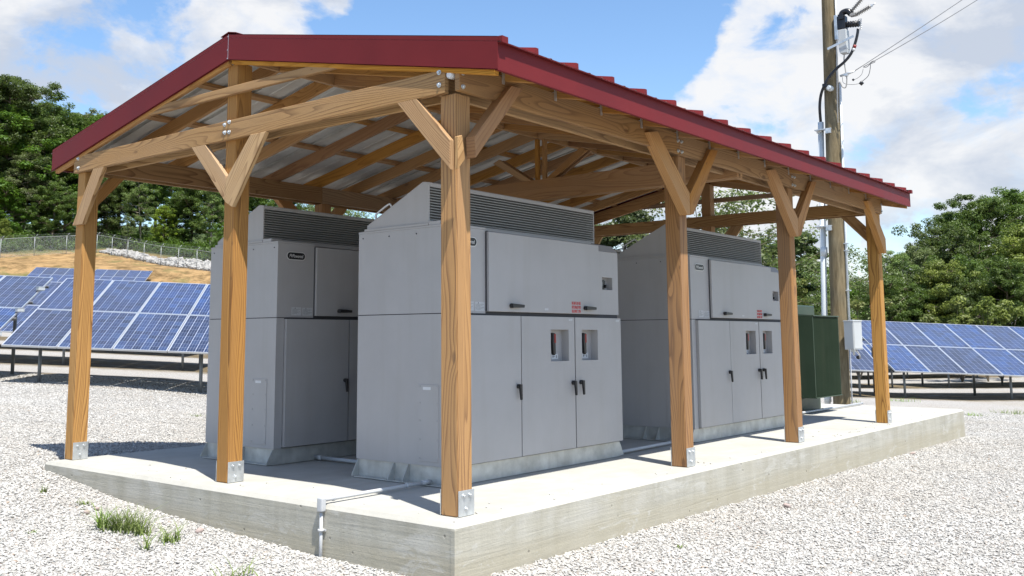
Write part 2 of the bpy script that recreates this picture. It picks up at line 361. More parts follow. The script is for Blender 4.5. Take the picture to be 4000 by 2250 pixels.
def make_ground():
    def axis(lo,hi):
        v=[0.]; s=.35
        while v[-1]<hi: v.append(v[-1]+s*(1 if v[-1]<14 else 1+(v[-1]-14)*.045))
        w=[0.]
        while w[-1]>lo: w.append(w[-1]-s*(1 if w[-1]>-14 else 1+(-w[-1]-14)*.045))
        return np.array(w[:0:-1]+v)
    xs=axis(-420,420); ys=axis(-420,420)
    X,Y=np.meshgrid(xs,ys,indexing='ij'); Z=gz(X,Y)
    nx,ny=len(xs),len(ys)
    co=np.stack([X,Y,Z],-1).reshape(-1,3)
    i=np.arange(nx*ny).reshape(nx,ny)
    q=np.stack([i[:-1,:-1],i[1:,:-1],i[1:,1:],i[:-1,1:]],-1).reshape(-1,4)
    me=bpy.data.meshes.new('ground'); me.from_pydata(co.tolist(),[],q.tolist()); me.update()
    for p in me.polygons: p.use_smooth=True
    at_=me.color_attributes.new('zone','FLOAT_COLOR','POINT')
    r=co[:,0]*RW.x+co[:,1]*RW.y; n=co[:,0]*NN.x+co[:,1]*NN.y
    hill=np.clip((n-46)/10,0,1)*np.clip((10-r)/15,0,1)
    forest=np.clip((n-np.interp(r,[-60,-42,-35,-20,0,20],[92,96,105,92,75,50]))/3,0,1)
    forest=np.maximum(forest,np.clip((n-46-(0))/6,0,1)*np.clip((r-5)/10,0,1))
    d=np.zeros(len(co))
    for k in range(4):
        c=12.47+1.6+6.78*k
        d=np.maximum(d,np.clip((2.15-np.abs(n-c-.25))/.45,0,1)*(np.clip((1-r)/1.5,0,1) if k==0 else 1))  # soil stripes cut to the span of each row's cast shadow, strengthening it
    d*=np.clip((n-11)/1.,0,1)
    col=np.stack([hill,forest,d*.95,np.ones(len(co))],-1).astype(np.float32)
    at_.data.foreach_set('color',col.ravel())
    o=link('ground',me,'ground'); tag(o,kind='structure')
make_ground()

# ------------------------------------------------------------------ loose gravel (stones on the near ground)
def stones_gn(name,prob,size,mat,rmin,rmax):
    ng=bpy.data.node_groups.new(name,'GeometryNodeTree')
    ng.interface.new_socket('Geometry',in_out='INPUT',socket_type='NodeSocketGeometry'); ng.interface.new_socket('Geometry',in_out='OUTPUT',socket_type='NodeSocketGeometry')
    N=ng.nodes.new; Lk=ng.links.new
    gi=N('NodeGroupInput'); go=N('NodeGroupOutput'); inst=N('GeometryNodeInstanceOnPoints'); g2i=N('GeometryNodeGeometryToInstance')
    for k in range(3):
        ico=N('GeometryNodeMeshIcoSphere'); ico.inputs['Radius'].default_value=size; ico.inputs['Subdivisions'].default_value=1 if k<2 else 2
        sp=N('GeometryNodeSetPosition'); nz=N('ShaderNodeTexNoise'); nz.noise_dimensions='4D'; nz.inputs['Scale'].default_value=.9/size; nz.inputs['W'].default_value=k*7.3; nz.inputs['Detail'].default_value=1
        sub=N('ShaderNodeVectorMath'); sub.operation='SUBTRACT'; sub.inputs[1].default_value=(.5,.5,.5); mul=N('ShaderNodeVectorMath'); mul.operation='SCALE'; mul.inputs['Scale'].default_value=size*2.6
        pos=N('GeometryNodeInputPosition'); Lk(pos.outputs[0],nz.inputs['Vector']); Lk(nz.outputs['Color'],sub.inputs[0]); Lk(sub.outputs[0],mul.inputs[0]); Lk(mul.outputs[0],sp.inputs['Offset'])
        Lk(ico.outputs[0],sp.inputs['Geometry']); tr=N('GeometryNodeTransform'); tr.inputs['Scale'].default_value=[(1.25,.9,.6),(1,.75,.8),(1.1,.95,.55)][k]
        Lk(sp.outputs[0],tr.inputs[0]); sm=N('GeometryNodeSetMaterial'); sm.inputs['Material'].default_value=M[mat]; Lk(tr.outputs[0],sm.inputs[0]); Lk(sm.outputs[0],g2i.inputs[0])
    Lk(gi.outputs[0],inst.inputs['Points']); Lk(g2i.outputs[0],inst.inputs['Instance']); inst.inputs['Pick Instance'].default_value=True
    ri=N('FunctionNodeRandomValue'); ri.data_type='INT'; ri.inputs[4].default_value=0; ri.inputs[5].default_value=2; Lk(ri.outputs[2],inst.inputs['Instance Index'])
    rr=N('FunctionNodeRandomValue'); rr.data_type='FLOAT_VECTOR'; rr.inputs[0].default_value=(-.45,-.45,0); rr.inputs[1].default_value=(.45,.45,6.28); Lk(rr.outputs[0],inst.inputs['Rotation'])
    rs=N('FunctionNodeRandomValue'); rs.data_type='FLOAT'; rs.inputs[2].default_value=rmin; rs.inputs[3].default_value=rmax; rs.inputs['Seed'].default_value=5; Lk(rs.outputs[1],inst.inputs['Scale'])
    Lk(inst.outputs[0],go.inputs[0]); return ng
def point_obj(name,pts,ng,kind,**kw):
    me=bpy.data.meshes.new(name); me.vertices.add(len(pts)); me.vertices.foreach_set('co',np.asarray(pts,float).ravel()); me.update()
    o=bpy.data.objects.new(name,me); C.objects.link(o); md=o.modifiers.new('scatter','NODES'); md.node_group=ng; tag(o,kind=kind,**kw); return o
SL=(-.175,-.1275,11.40,4.825)   # slab footprint x0,y0,x1,y1
def near_pts(n,d0,d1,wid,power):
    t=rng.random(n); D=(d0**power+t*(d1**power-d0**power))**(1/power); x=(rng.random(n)*2-1)*wid*D+.01*D
    P=np.array([CAM.x+D*math.cos(YAW)+x*math.sin(YAW),CAM.y+D*math.sin(YAW)-x*math.cos(YAW)]).T
    ok=~((P[:,0]>SL[0]-.004)&(P[:,0]<SL[2]+.004)&(P[:,1]>SL[1]-.004)&(P[:,1]<SL[3]+.004)); return P[ok]
P=near_pts(430000,4.6,21,.60,1.15)
z=gz(P[:,0],P[:,1])+rng.random(len(P))*.008
point_obj('gravel',np.column_stack([P,z]),stones_gn('gravel_scatter',1,.0102,'stone',.42,1.12),'stuff',label='pale grey crushed stone covering the ground round the concrete pad',cat='gravel')

sx_=np.concatenate([rng.uniform(-.12,11.2,60),rng.uniform(-.14,.3,14)]); sy_=np.concatenate([-.09+rng.exponential(.10,60),rng.uniform(0,4.5,14)])
ng_=stones_gn('stray_scatter',1,.009,'stone',.4,1.1)
point_obj('stray_stones',np.column_stack([sx_,sy_,np.full(len(sx_),.004)]),ng_,'stuff',label='a few crumbs of gravel lying on the edge of the concrete pad',cat='gravel')

# ------------------------------------------------------------------ concrete pad
def make_slab():
    bm=bmesh.new(); x0,y0,x1,y1=SL; c=.028
    pr=[(x0,y0),(x1,y0),(x1,y1),(x0,y1)]
    low=[bm.verts.new((x,y,-1.2)) for x,y in pr]; mid=[bm.verts.new((x,y,-c)) for x,y in pr]
    top=[bm.verts.new((x+(c if x==x0 else -c),y+(c if y==y0 else -c),0)) for x,y in pr]
    for i in range(4):
        j=(i+1)%4; bm.faces.new((low[i],low[j],mid[j],mid[i])); bm.faces.new((mid[i],mid[j],top[j],top[i]))
    bm.faces.new(top)
    # vertical chamfer strip at the near corner
    o=fin('concrete_pad',bm,'conc'); tag(o,'long pale concrete pad with stained sides under the timber shelter','concrete pad')
    bm=bmesh.new(); prism(bm,[(x0-.003,y0+.03,-1),(x0-.003,y0-.003,-1),(x0+.03,y0-.003,-1)],(0,0,1-.034)); e=fin('edge_strip',bm,'conc',o)
make_slab()

# ------------------------------------------------------------------ timber shelter
w=.14; Y1=2.334; Y2=4.6729; X3=2.9323; X4=5.3527; X5=8.2427; BZ=2.672
sh=thing('timber_shelter',(0,0,0),'open timber shelter with a low red metal gable roof over grey cabinets','shelter')
SLP=.21; RY=2.396; EY=-.377; EYB=5.209; EXA=-.06; EXB=8.41
def roofz(y): return 3.000+SLP*(y if y<=RY else 2*RY-y)
def post(x,y,h,lx=0,ly=0,name='post'):
    bm=bmesh.new(); vs=box(bm,(x,y,0.002),(x+w,y+w,h)); 
    for v in bm.verts:
        if v.co.z>1: v.co.x+=lx; v.co.y+=ly
    bmesh.ops.bevel(bm,geom=list(bm.edges),offset=.006,segments=2,affect='EDGES'); _s[0]+=1; axes_uv(bm,(0,0,1),_s[0])
    p=fin(name,bm,'post',sh)
    for s in (-1,1):
        bm=bmesh.new(); yy=y-.005 if s<0 else y+w+.005
        box(bm,(x+.002,yy-.0035,.003),(x+w+.008,yy+.0035,.158),.0015)
        for bx,bz in ((x+.045,.125),(x+.105,.125),(x+.07,.045)):
            tube(bm,[(bx,yy+s*.003,bz),(bx,yy+s*.016,bz)],.0085,6); tube(bm,[(bx,yy+s*.0035,bz),(bx,yy+s*.006,bz)],.016,10)
        fin('base_bracket',bm,'galv',p)
    return p
post(0,0,BZ,.012,.022); post(0,Y1,3.30,0,.006); post(0,Y2,BZ)
for x in (X3,X4,X5): post(x,0,BZ); post(x,Y2,BZ)
post(X5,Y1,3.30)
# eave beams (outer and inner board), gable ties
def bolts(parent,pts,n):
    n=V(n)
    for p in pts:
        bm=bmesh.new(); tube(bm,[V(p),V(p)+n*.004],.017,10); tube(bm,[V(p)+n*.003,V(p)+n*.016],.010,6); fin('bolt',bm,'galv',parent)
jo=[-.03,2.9,X4+.07,8.36]
for yb,yy in ((0,(-.04,0)),(1,(w,w+.038)),(2,(Y2-.038,Y2)),(3,(Y2+w,Y2+w+.04))):
    for i in range(3):
        e=wbox('eave_beam',(jo[i]+.002,yy[0],BZ),(jo[i+1]-.002,yy[1],2.856),'beam',sh,(1,0,0))
        if yb==0:
            pts=[(jo[i]+.0+dx,-.04,z) for dx in ((.035,) if i==0 else (.035,)) for z in (2.70,2.79)]+[(jo[i+1]-.03,-.04,z) for z in (2.70,2.79)]
            bolts(e,pts,(0,-1,0))
for xs,ys in (((-.04,0),(.076,Y2+w+.0)),((w,w+.038),(.18,Y2-.04)),((X5+w,X5+w+.04),(0.0,Y2+w)),((X5-.038,X5),(.18,Y2-.04))):
    wid=.155
    e=wbox('gable_tie',(xs[0],ys[0],BZ-.002),(xs[1],ys[1],BZ+wid),'beam',sh,(0,1,0))
    if xs[0]<0: bolts(e,[(-.04,y,z) for y,z in ((.123,2.813),(.123,2.729),(4.747,2.80),(4.735,2.71),(2.44,2.798),(2.38,2.812),(2.437,2.733),(2.379,2.729))],(-1,0,0))
wprism('collar_tie',[(-.04,.93,3.027),(-.04,3.80,3.045),(-.04,3.52,3.113),(-.04,1.25,3.095)],(.036,0,0),'beam',sh,(0,1,0))
wprism('collar_tie',[(X5+w,.93,3.027),(X5+w,3.80,3.045),(X5+w,3.52,3.113),(X5+w,1.25,3.095)],(.036,0,0),'beam',sh,(0,1,0))
# gable braces (front and far end)
for xb in (-.04,X5+w):
    for poly in ([(.51,BZ),(.33,BZ),(.03,2.355),(.03,2.16)],[(2.898,BZ),(2.707,BZ),(2.41,2.38),(2.41,2.17)],[(4.47,BZ),(4.28,BZ),(4.62,2.165),(4.805,2.165)][::-1]):
        a,b=poly[0],poly[-1]
        wprism('brace',[(xb,y,z) for y,z in poly],(.038,0,0),'brace',sh,(0,a[0]-b[0],a[1]-b[1]))
    wprism('brace',[(xb-(.006 if xb<0 else -.006),y,z) for y,z in ((2.10,BZ-.002),(1.91,BZ-.002),(2.31,2.12),(2.405,2.17),(2.405,2.35))],(.038,0,0),'brace',sh,(0,-.35,.5))
# eave braces on both long sides
for ya,dy in ((-.082,.078),(Y2+w+.004,.078)):
    def eb(pts): wprism('brace',[(x,ya,z) for x,z in pts],(0,dy,0),'brace' if 0 else 'raft',sh,(pts[0][0]-pts[-1][0],0,pts[0][1]-pts[-1][1]))
    eb([(.46,2.79),(.60,2.80),(.085,2.24),(.075,2.38)] if ya<0 else [(.46,2.79),(.60,2.80),(.085,2.24),(.075,2.38)])
    for xp in (X3,X4):
        d=xp-X3
        eb([(2.30+d,2.77),(2.45+d,2.80),(2.985+d,2.338),(2.985+d,2.15),(2.93+d,2.14)])
        eb([(3.42+d,2.79),(3.565+d,2.80),(3.05+d,2.16),(2.99+d,2.145),(2.99+d,2.33)])
    eb([(7.655,2.765),(7.80,2.79),(8.31,2.34),(8.31,2.15),(8.25,2.15)])
bk=[hit(u,v,1,-.112) for u,v in ((1789,532),(1806,527),(1818,622),(1790,660))]
wprism('brace_block',[(p.x,-.112,p.z) for p in bk],(0,.029,0),'brace',sh,(.3,0,.5))
# rafters
ks=[.44+.61*k for k in range(13)]
for x in [EXA+.018]+ks+[EXB-.058]:
    edge=x<.2 or x>8.3
    for s in (0,1):
        ya,yb=(EY+.03,RY-.02) if s==0 else (EYB-.03,RY+.02)
        dz=.038; dep=.128
        pts=[(x,ya,roofz(ya)-dz),(x,yb,roofz(yb)-dz),(x,yb,roofz(yb)-dz-dep),(x,(.0 if s==0 else 4.81),roofz(0 if s==0 else 4.81)-dz-dep),(x,ya,roofz(ya)-dz-.13)]
        if edge: pts=[(x,y,z+(0 if i<2 else -.045)) for i,(x,y,z) in enumerate(pts)]
        wprism('rafter',pts,(.038,0,0),'raft',sh,(0,yb-ya,roofz(yb)-roofz(ya)))
    if not edge:
        bm=bmesh.new()
        box(bm,(x-.03,-.0445,2.80),(x-.002,-.0405,2.905)); box(bm,(x-.030,-.0405,2.858),(x-.002,.03,2.8625)); fin('rafter_tie_plate',bm,'galv',sh)
wbox('ridge_board',(EXA+.06,RY-.0185,3.33),(EXB-.06,RY+.0185,roofz(RY)-.045),'raft',sh,(1,0,0))
# purlins (flat boards under the sheets)
for y in (-.30,.62,1.5,2.27,2.53,3.20,4.0,5.12):
    z=roofz(y); sl=SLP if y<RY else -SLP; hw=.034
    wprism('purlin',[(EXA+.06,y-hw,z-hw*sl-.036),(EXA+.06,y+hw,z+hw*sl-.036),(EXA+.06,y+hw,z+hw*sl-.004),(EXA+.06,y-hw,z-hw*sl-.004)],(EXB-EXA-.12,0,0),'raft',sh,(1,0,0),.001)
# sub fascia
for y0,y1 in ((EY+.003,EY+.030),(EYB-.030,EYB-.003)):
    wbox('sub_fascia',(EXA+.02,y0,2.752),(EXB-.02,y1,roofz(EY)-.010),'raft',sh,(1,0,0),.001)
# mid truss: tie, king post, two web boards
XM=4.19
for dx in (-.058,.022):
    wbox('mid_tie',(XM+dx,.0,2.63),(XM+dx+.036,4.82,2.862),'raft',sh,(0,1,0))
for dy in (-.075,.025):
    wbox('king_post',(XM-.02,RY+dy-.0,2.863),(XM+.02,RY+dy+.05,roofz(RY)-.06),'raft',sh,(0,0,1))
for s in (-1,1):
    for dx in (-.058,.022):
        p=[(XM+dx,RY+s*.10,2.863),(XM+dx,RY+s*.22,2.863),(XM+dx,RY+s*.66,3.12),(XM+dx,RY+s*.57,3.16)]
        wprism('web_board',p,(.036,0,0),'raft',sh,(0,s*.5,.3))
# roof sheets with ribs: corrugated profile extruded up the slope
def sheet(s):
    bm=bmesh.new(); prof=[]
    X=EXA-.004; prof.append((X,0)); xr=.322-.46
    ribs=[.322+.4615*k for k in range(-1+1,18)]
    for xr in ribs:
        prof+= [(xr-.040,0),(xr-.022,.040),(xr+.006,.040),(xr+.008,0)]
        for q in (.15,.30): prof+=[(xr+q-.012,0),(xr+q-.006,.005),(xr+q+.006,.005),(xr+q+.012,0)]
    prof=[p for p in prof if p[0]<EXB-.02]; prof.append((EXB+.004,0)); prof.sort(key=lambda p:p[0])
    ya=EY-.034 if s==0 else EYB+.034; yb=RY
    th=.0022; rows=[]
    for y in (ya,yb):
        for off in (0,th):
            rows.append([bm.verts.new((x,y,roofz(y)+z+off)) for x,z in prof])
    a0,a1,b0,b1=rows
    for i in range(len(prof)-1):
        f=bm.faces.new((a0[i],a0[i+1],b0[i+1],b0[i])); f.material_index=1
        bm.faces.new((a1[i],b1[i],b1[i+1],a1[i+1])); bm.faces.new((a0[i],a1[i],a1[i+1],a0[i+1]))
    # closing faces at the rib mouths
    for i in range(len(prof)-3):
        if prof[i][1]==0 and prof[i+1][1]>.03 and prof[i+3][1]==0:
            bm.faces.new((a0[i],a0[i+3],a0[i+2],a0[i+1]))
    fin('roof_sheet',bm,['red','under'],sh)
sheet(0); sheet(1)
# red trim
def rake(x,sx):
    for s in (0,1):
        ya=EY-.006 if s==0 else EYB+.006; bm=bmesh.new()
        t=.0035
        bo=-.182
        prism(bm,[(x,ya,roofz(ya)+bo),(x,RY,roofz(RY)+bo),(x,RY,roofz(RY)+.032),(x,ya,roofz(ya)+.032)],(-sx*t,0,0))
        # top flange and lower lip
        for zo,wd in ((.0285,.055),(bo,.018)):
            prism(bm,[(x-sx*t,ya,roofz(ya)+zo),(x-sx*t,RY,roofz(RY)+zo),(x-sx*t,RY,roofz(RY)+zo+.0035),(x-sx*t,ya,roofz(ya)+zo+.0035)],(sx*wd,0,0))
        if s==0: prism(bm,[(x,ya-.036,roofz(ya)-.012),(x,ya,roofz(ya)-.012),(x,ya,roofz(ya)+.032),(x,ya-.036,roofz(ya)+.030)],(sx*.06,0,0))
        fin('rake_trim',bm,'red',sh)
rake(EXA,1); rake(EXB,-1)
bm=bmesh.new(); box(bm,(EXA-.0048,RY-.0016,roofz(RY)-.178),(EXA-.0002,RY+.0016,roofz(RY)+.028))
for zz in (-.17,-.10,.01): tube(bm,[(EXA-.0045,RY+.007,roofz(RY)+zz),(EXA-.007,RY+.007,roofz(RY)+zz)],.004,6)
fin('trim_joint',bm,'galv',sh)
for y,s in ((EY,-1),(EYB,1)):
    bm=bmesh.new(); box(bm,(EXA+.0045,y,2.742),(EXB-.0045,y+s*.004,2.914)); box(bm,(EXA+.0045,y-s*.020,2.7385),(EXB-.0045,y+s*.004,2.7415))
    ye=EY-.0335 if s<0 else EYB+.0335; yi=y+s*.006; ze=roofz(ye)-.003; zi=roofz(yi)-.003
    prism(bm,[(EXA,ye,ze),(EXA,yi,zi),(EXA,yi,zi-.003),(EXA,ye,ze-.003)],(EXB-EXA,0,0))
    fin('eave_fascia',bm,'red',sh)
bm=bmesh.new(); k=.10
prism(bm,[(EXA-.007,RY-k,roofz(RY-k)+.048),(EXA-.007,RY,roofz(RY)+.050),(EXA-.007,RY+k,roofz(RY+k)+.048),(EXA-.007,RY+k,roofz(RY+k)+.044),(EXA-.007,RY,roofz(RY)+.046),(EXA-.007,RY-k,roofz(RY-k)+.044)],(EXB-EXA+.014,0,0))
fin('ridge_cap',bm,'red',sh)

bm=bmesh.new(); tube(bm,[(-.028,.045,2.79),(.012,.045,2.79)],.028,12); tube(bm,[(-.034,.045,2.79),(-.027,.045,2.79)],[.02,.028],12); fin('pipe_stub',bm,'white',sh)
# ------------------------------------------------------------------ inverter cabinets (local: x along the shelter, front face at y=0)
def make_cabinet():
    W,D,B,H=2.376,1.0,.137,1.939
    t=thing('inverter_cabinet',(0,0,0),'x','cabinet','grey inverter cabinets on the pad')
    # body: lower box with openings for recesses, upper box, seam gap between
    def plate_with_holes(bm,x0,x1,z0,z1,y,holes,th,dep):
        # front plate in the plane y, with rectangular recesses of depth dep
        xs=sorted({x0,x1}|{h[0] for h in holes}|{h[1] for h in holes}); zs=sorted({z0,z1}|{h[2] for h in holes}|{h[3] for h in holes})
        for i in range(len(xs)-1):
            for j in range(len(zs)-1):
                cx,cz=(xs[i]+xs[i+1])/2,(zs[j]+zs[j+1])/2; a,b,c,d=xs[i],xs[i+1],zs[j],zs[j+1]
                inh=any(h[0]<cx<h[1] and h[2]<cz<h[3] for h in holes)
                yy=y+dep if inh else y
                bm.faces.new([bm.verts.new(p) for p in ((a,yy,c),(b,yy,c),(b,yy,d),(a,yy,d))])
        for h in holes:
            a,b,c,d=h
            for q in (((a,c),(a,d)),((b,d),(b,c)),((b,c),(a,c)),((a,d),(b,d))):
                (p,r),(s_,u)=q
                bm.faces.new([bm.verts.new(v) for v in ((p,y,r),(s_,y,u),(s_,y+dep,u),(p,y+dep,r))])
        for q in (((x0,z0),(x0,z1)),((x1,z1),(x1,z0)),((x1,z0),(x0,z0)),((x0,z1),(x1,z1))):
            (p,r),(s_,u)=q; bm.faces.new([bm.verts.new(v) for v in ((s_,y,u),(p,y,r),(p,y+th,r),(s_,y+th,u))])
    # boxes are open on the front where doors sit proud; core is recessed enough for the handle niches
    bm=bmesh.new(); box(bm,(.0,.075,B),(W,D,1.272)); box(bm,(0,.0,B),(.085,.0751,1.272)); 
    fin('lower_body',bm,'cab',t)
    bm=bmesh.new(); box(bm,(.0,.075,1.279),(W,D,H)); box(bm,(0,.0,1.279),(.42,.0751,H),.0015); fin('upper_body',bm,'cab',t)
    bm=bmesh.new(); box(bm,(.006,.006,1.262),(W-.006,D-.006,1.30)); box(bm,(.09,.066,B+.005),(1.20,.0745,1.262)); box(bm,(1.55,.066,B+.005),(1.70,.0745,1.262)); fin('seam_dark_strip',bm,'seam',t)  # dark strips standing in for the shade in the body seam and door gaps
    bm=bmesh.new(); box(bm,(-.003,-.003,H+.001),(.425,D+.003,H+.017),.002); box(bm,(.425,.05,H+.001),(W-.36,D,H+.017),.002); fin('top_flashing',bm,'cab',t)
    bm=bmesh.new(); box(bm,(.088,.066,B+.012),(W-.01,.0745,1.262)); fin('door_gasket',bm,'seam',t) if 0 else bm.free()
    # right top end piece with sloping cap
    bm=bmesh.new(); plate_with_holes(bm,2.016,W+.002,1.297,1.875,-.004,[(2.105,2.281,1.525,1.640)],.09,.06)
    prism(bm,[(2.016,-.006,1.875),(2.016,.06,1.945),(2.016,.0795,1.945),(2.016,.0795,1.876)],(W+.004-2.016,0,0))
    dp=fin('display_panel',bm,'cab',t)
    bm=bmesh.new(); box(bm,(2.107,.030,1.530),(2.200,.055,1.620),.002); box(bm,(2.195,.012,1.545),(2.222,.05,1.575),.004); box(bm,(2.195,.030,1.58),(2.215,.052,1.612),.002); fin('breaker_switch',bm,'black',dp)
    bm=bmesh.new(); 
    for a in ((2.118,.0285,1.558,2.158,.0305,1.562),(2.118,.0285,1.594,2.158,.0305,1.598),(2.116,.0285,1.558,2.120,.0305,1.598),(2.156,.0285,1.558,2.160,.0305,1.598),(2.112,.0285,1.540,2.15,.0305,1.545),(2.112,.0285,1.610,2.15,.0305,1.615)): box(bm,a[:3],a[3:])
    fin('switch_marking',bm,'label',dp)
    # upper door, proud of the body
    bm=bmesh.new(); box(bm,(.424,-.034,1.296),(2.013,.070,1.925),.004); ud=fin('upper_door',bm,'cab',t)
    bm=bmesh.new(); box(bm,(.4185,-.012,1.297),(.4235,.02,1.925)); fin('hinge_strip',bm,'seam',ud)
    def lever(x,z,horiz,par,y=-.034):
        bm=bmesh.new(); tube(bm,[(x,y+.002,z),(x,y-.022,z)],.019,12)
        if horiz: prism(bm,[(x-.016,y-.018,z-.017),(x+.135,y-.020,z-.013),(x+.138,y-.020,z+.010),(x-.016,y-.018,z+.017)],(0,-.020,0),.003)
        else: prism(bm,[(x-.016,y-.018,z+.016),(x+.016,y-.018,z+.016),(x+.013,y-.022,z-.105),(x-.002,y-.022,z-.108)],(0,-.020,0),.003)
        h=fin('handle',bm,'black',par); bm=bmesh.new(); tube(bm,[(x+(.03 if horiz else 0),y-.036,z),(x+(.03 if horiz else 0),y-.0405,z)],.007,8); fin('lock_cylinder',bm,'galv',h) if False else bm.free()
        return h
    lever(.700,1.345,True,ud); lever(1.765,1.347,True,ud)
    for i,(ln,wd) in enumerate((("LINE AND LOAD FUSES",.138),("MAY BE ENERGIZED WITH",.138),("DISCONNECT OPEN",.138))):
        text(ln,.03,'warning_lettering','redtext',ud,(1.633,-.0345,1.388-i*.035),(1,0,0),(0,0,1),.0006,wd,0,.027)
    bm=bmesh.new(); box(bm,(1.16,-.0352,1.318),(1.215,-.0338,1.336)); fin('small_plate',bm,'label',ud)
    # left upper panel: badge and two data labels
    bm=bmesh.new(); cx,cz=.205,1.832
    def pill(hw,hh,y,dep):
        pts=[]
        r=hh
        for a in range(-90,91,15): pts.append((cx+hw-r+r*math.cos(R(a)),y,cz+r*math.sin(R(a))))
        for a in range(90,271,15): pts.append((cx-hw+r+r*math.cos(R(a)),y,cz+r*math.sin(R(a))))
        return pts
    prism(bm,pill(.108,.038,-.001,0),(0,-.004,0)); bd=fin('name_badge',bm,'rim',t)
    bm=bmesh.new(); prism(bm,pill(.101,.031,-.005,0),(0,-.0012,0)); fin('badge_face',bm,'black',bd)
    text('PVPowered',.04,'badge_lettering','wtext',bd,(cx,-.0065,cz),(1,0,0),(0,0,1),.0005,.158,.25,.030)
    for a,b in (((.165,1.297),(.275,1.371)),((.290,1.297),(.408,1.368))):
        bm=bmesh.new(); box(bm,(a[0],-.0017,a[1]),(b[0],-.0002,b[1])); lb=fin('data_label',bm,'label',t)
        bm=bmesh.new()
        for k in range(6): box(bm,(a[0]+.008,-.0022,b[1]-.018-.008*k),(b[0]-.008-.02*((k*7)%3),-.0018,b[1]-.0165-.008*k))
        prism(bm,[(a[0]+.035,-.0018,b[1]-.012),(a[0]+.047,-.0018,b[1]-.012),(a[0]+.041,-.0018,b[1]-.002)],(0,-.0005,0))
        fin('label_print',bm,'seam',lb)
    # lower doors
    for k,(x0,x1,holes,hx) in enumerate(((.092,.834,[],.790),(.850,1.609,[(1.255,1.522,.890,1.157)],1.570),(1.625,2.374,[(1.724,1.981,.890,1.157)],1.690))):
        bm=bmesh.new(); plate_with_holes(bm,x0,x1,B+.010,1.264,-.030 if k==0 else -.026,holes,.10,.075); d=fin('lower_door',bm,'cab',t)
        lever(hx,.702,False,d,-.029)
        if holes:
            hl=holes[0]; ax=hl[0]+.045; y=-.026
            bm=bmesh.new(); tube(bm,[(ax,y+.074,1.09),(ax,y+.015,1.09)],.024,12); 
            prism(bm,[(ax-.010,y+.030,1.130),(ax+.028,y+.030,1.125),(ax+.031,y+.030,.955),(ax+.016,y+.030,.938),(ax-.002,y+.030,.952),(ax-.012,y+.030,1.06)],(0,-.030,0),.004); rh=fin('rotary_handle',bm,'black',d)
            bm=bmesh.new(); prism(bm,[(ax+.004,y-.001,1.120),(ax+.027,y-.001,1.118),(ax+.029,y-.001,1.045),(ax+.006,y-.001,1.045)],(0,-.002,0)); prism(bm,[(ax+.0285,y+.02,1.120),(ax+.0285,y+.0,1.120),(ax+.0315,y+.0,1.045),(ax+.0315,y+.02,1.045)],(.002,0,0)); fin('handle_insert',bm,'redplastic',rh)
            bm=bmesh.new(); box(bm,(ax+.062,y+.0725,.905),(ax+.160,y+.0748,.957)); lb=fin('switch_label',bm,'white',d)
            bm=bmesh.new(); box(bm,(ax+.066,y+.0720,.949),(ax+.156,y+.0724,.952)); box(bm,(ax+.08,y+.072,.920),(ax+.092,y+.0724,.935)); box(bm,(ax+.10,y+.072,.926),(ax+.116,y+.0724,.930)); box(bm,(ax+.132,y+.072,.915),(ax+.140,y+.0724,.938)); fin('label_print',bm,'seam',lb)
            bm=bmesh.new(); box(bm,(x1-.085,y-.0012,1.232),(x1-.030,y-.0002,1.250)); fin('small_plate',bm,'label',d)
    # side access panels (both ends), screws
    for xs,s in ((0,-1),(W,1)):
        bm=bmesh.new(); box(bm,(xs,.11,.170),(xs+s*.004,.32,.740),.001)
        for zz in (.19,.33,.47,.60,.725):
            for yy in (.128,.302): tube(bm,[(xs+s*.003,yy,zz),(xs+s*.008,yy,zz)],.006,6)
        ap=fin('access_panel',bm,'cab',t)
        bm=bmesh.new(); box(bm,(xs+s*.0042,.19,.700),(xs+s*.0052,.27,.722)); fin('panel_label',bm,'white',ap)
        bm=bmesh.new()
        for yy in (.05,.35,.65,.95): tube(bm,[(xs,yy,1.90),(xs+s*.004,yy,1.90)],.006,6)
        fin('screw',bm,'seam',t)
    # steel skirt with gussets
    bm=bmesh.new(); box(bm,(.012,.012,.002),(W-.012,D-.012,B-.001)); 
    box(bm,(-.05,.03,.002),(-.0,D-.03,.009)); box(bm,(W,.03,.002),(W+.05,D-.03,.009))
    for xs,s in ((.012,-1),(W-.012,1)):
        for yy in (.012,.425,.58,D-.018): prism(bm,[(xs,yy,.009),(xs+s*.075,yy,.009),(xs+s*.075,yy,.022),(xs+s*.012,yy,B-.004),(xs,yy,B-.004)],(0,.006,0))
    sk=fin('base_skirt',bm,'skirt',t)
    # louvred hood
    hx0,hx1=.002,2.335; prof=[(.905,1.958),(.905,2.0),(.285,2.300),(.222,2.292),(.222,1.985)]
    bm=bmesh.new()
    th=.012
    for x in (hx0,hx1-th): prism(bm,[(x,y,z) for y,z in [(.905,1.975),(.905,2.0),(.285,2.300),(.222,2.292),(.222,1.975)]],(th,0,0))
    box(bm,(hx0+th,.222,2.262),(hx1-th,.240,2.291)); box(bm,(hx0+th,.222,1.976),(hx1-th,.240,1.998))
    prism(bm,[(hx0-.002,.222,2.2925),(hx0-.002,.285,2.3005),(hx0-.002,.285,2.3035),(hx0-.002,.222,2.2955)],(hx1-hx0+.004,0,0))
    prism(bm,[(hx0-.002,.285,2.3005),(hx0-.002,.905,2.0005),(hx0-.002,.905,2.0035),(hx0-.002,.285,2.3035)],(hx1-hx0+.004,0,0))
    box(bm,(hx0+th,.89,1.975),(hx1-th,.905,1.999))
    box(bm,(hx0-.01,.222,1.957),(hx1+.01,.93,1.9745),.001); box(bm,(.0,.10,1.957),(.12,.221,1.985),.001)
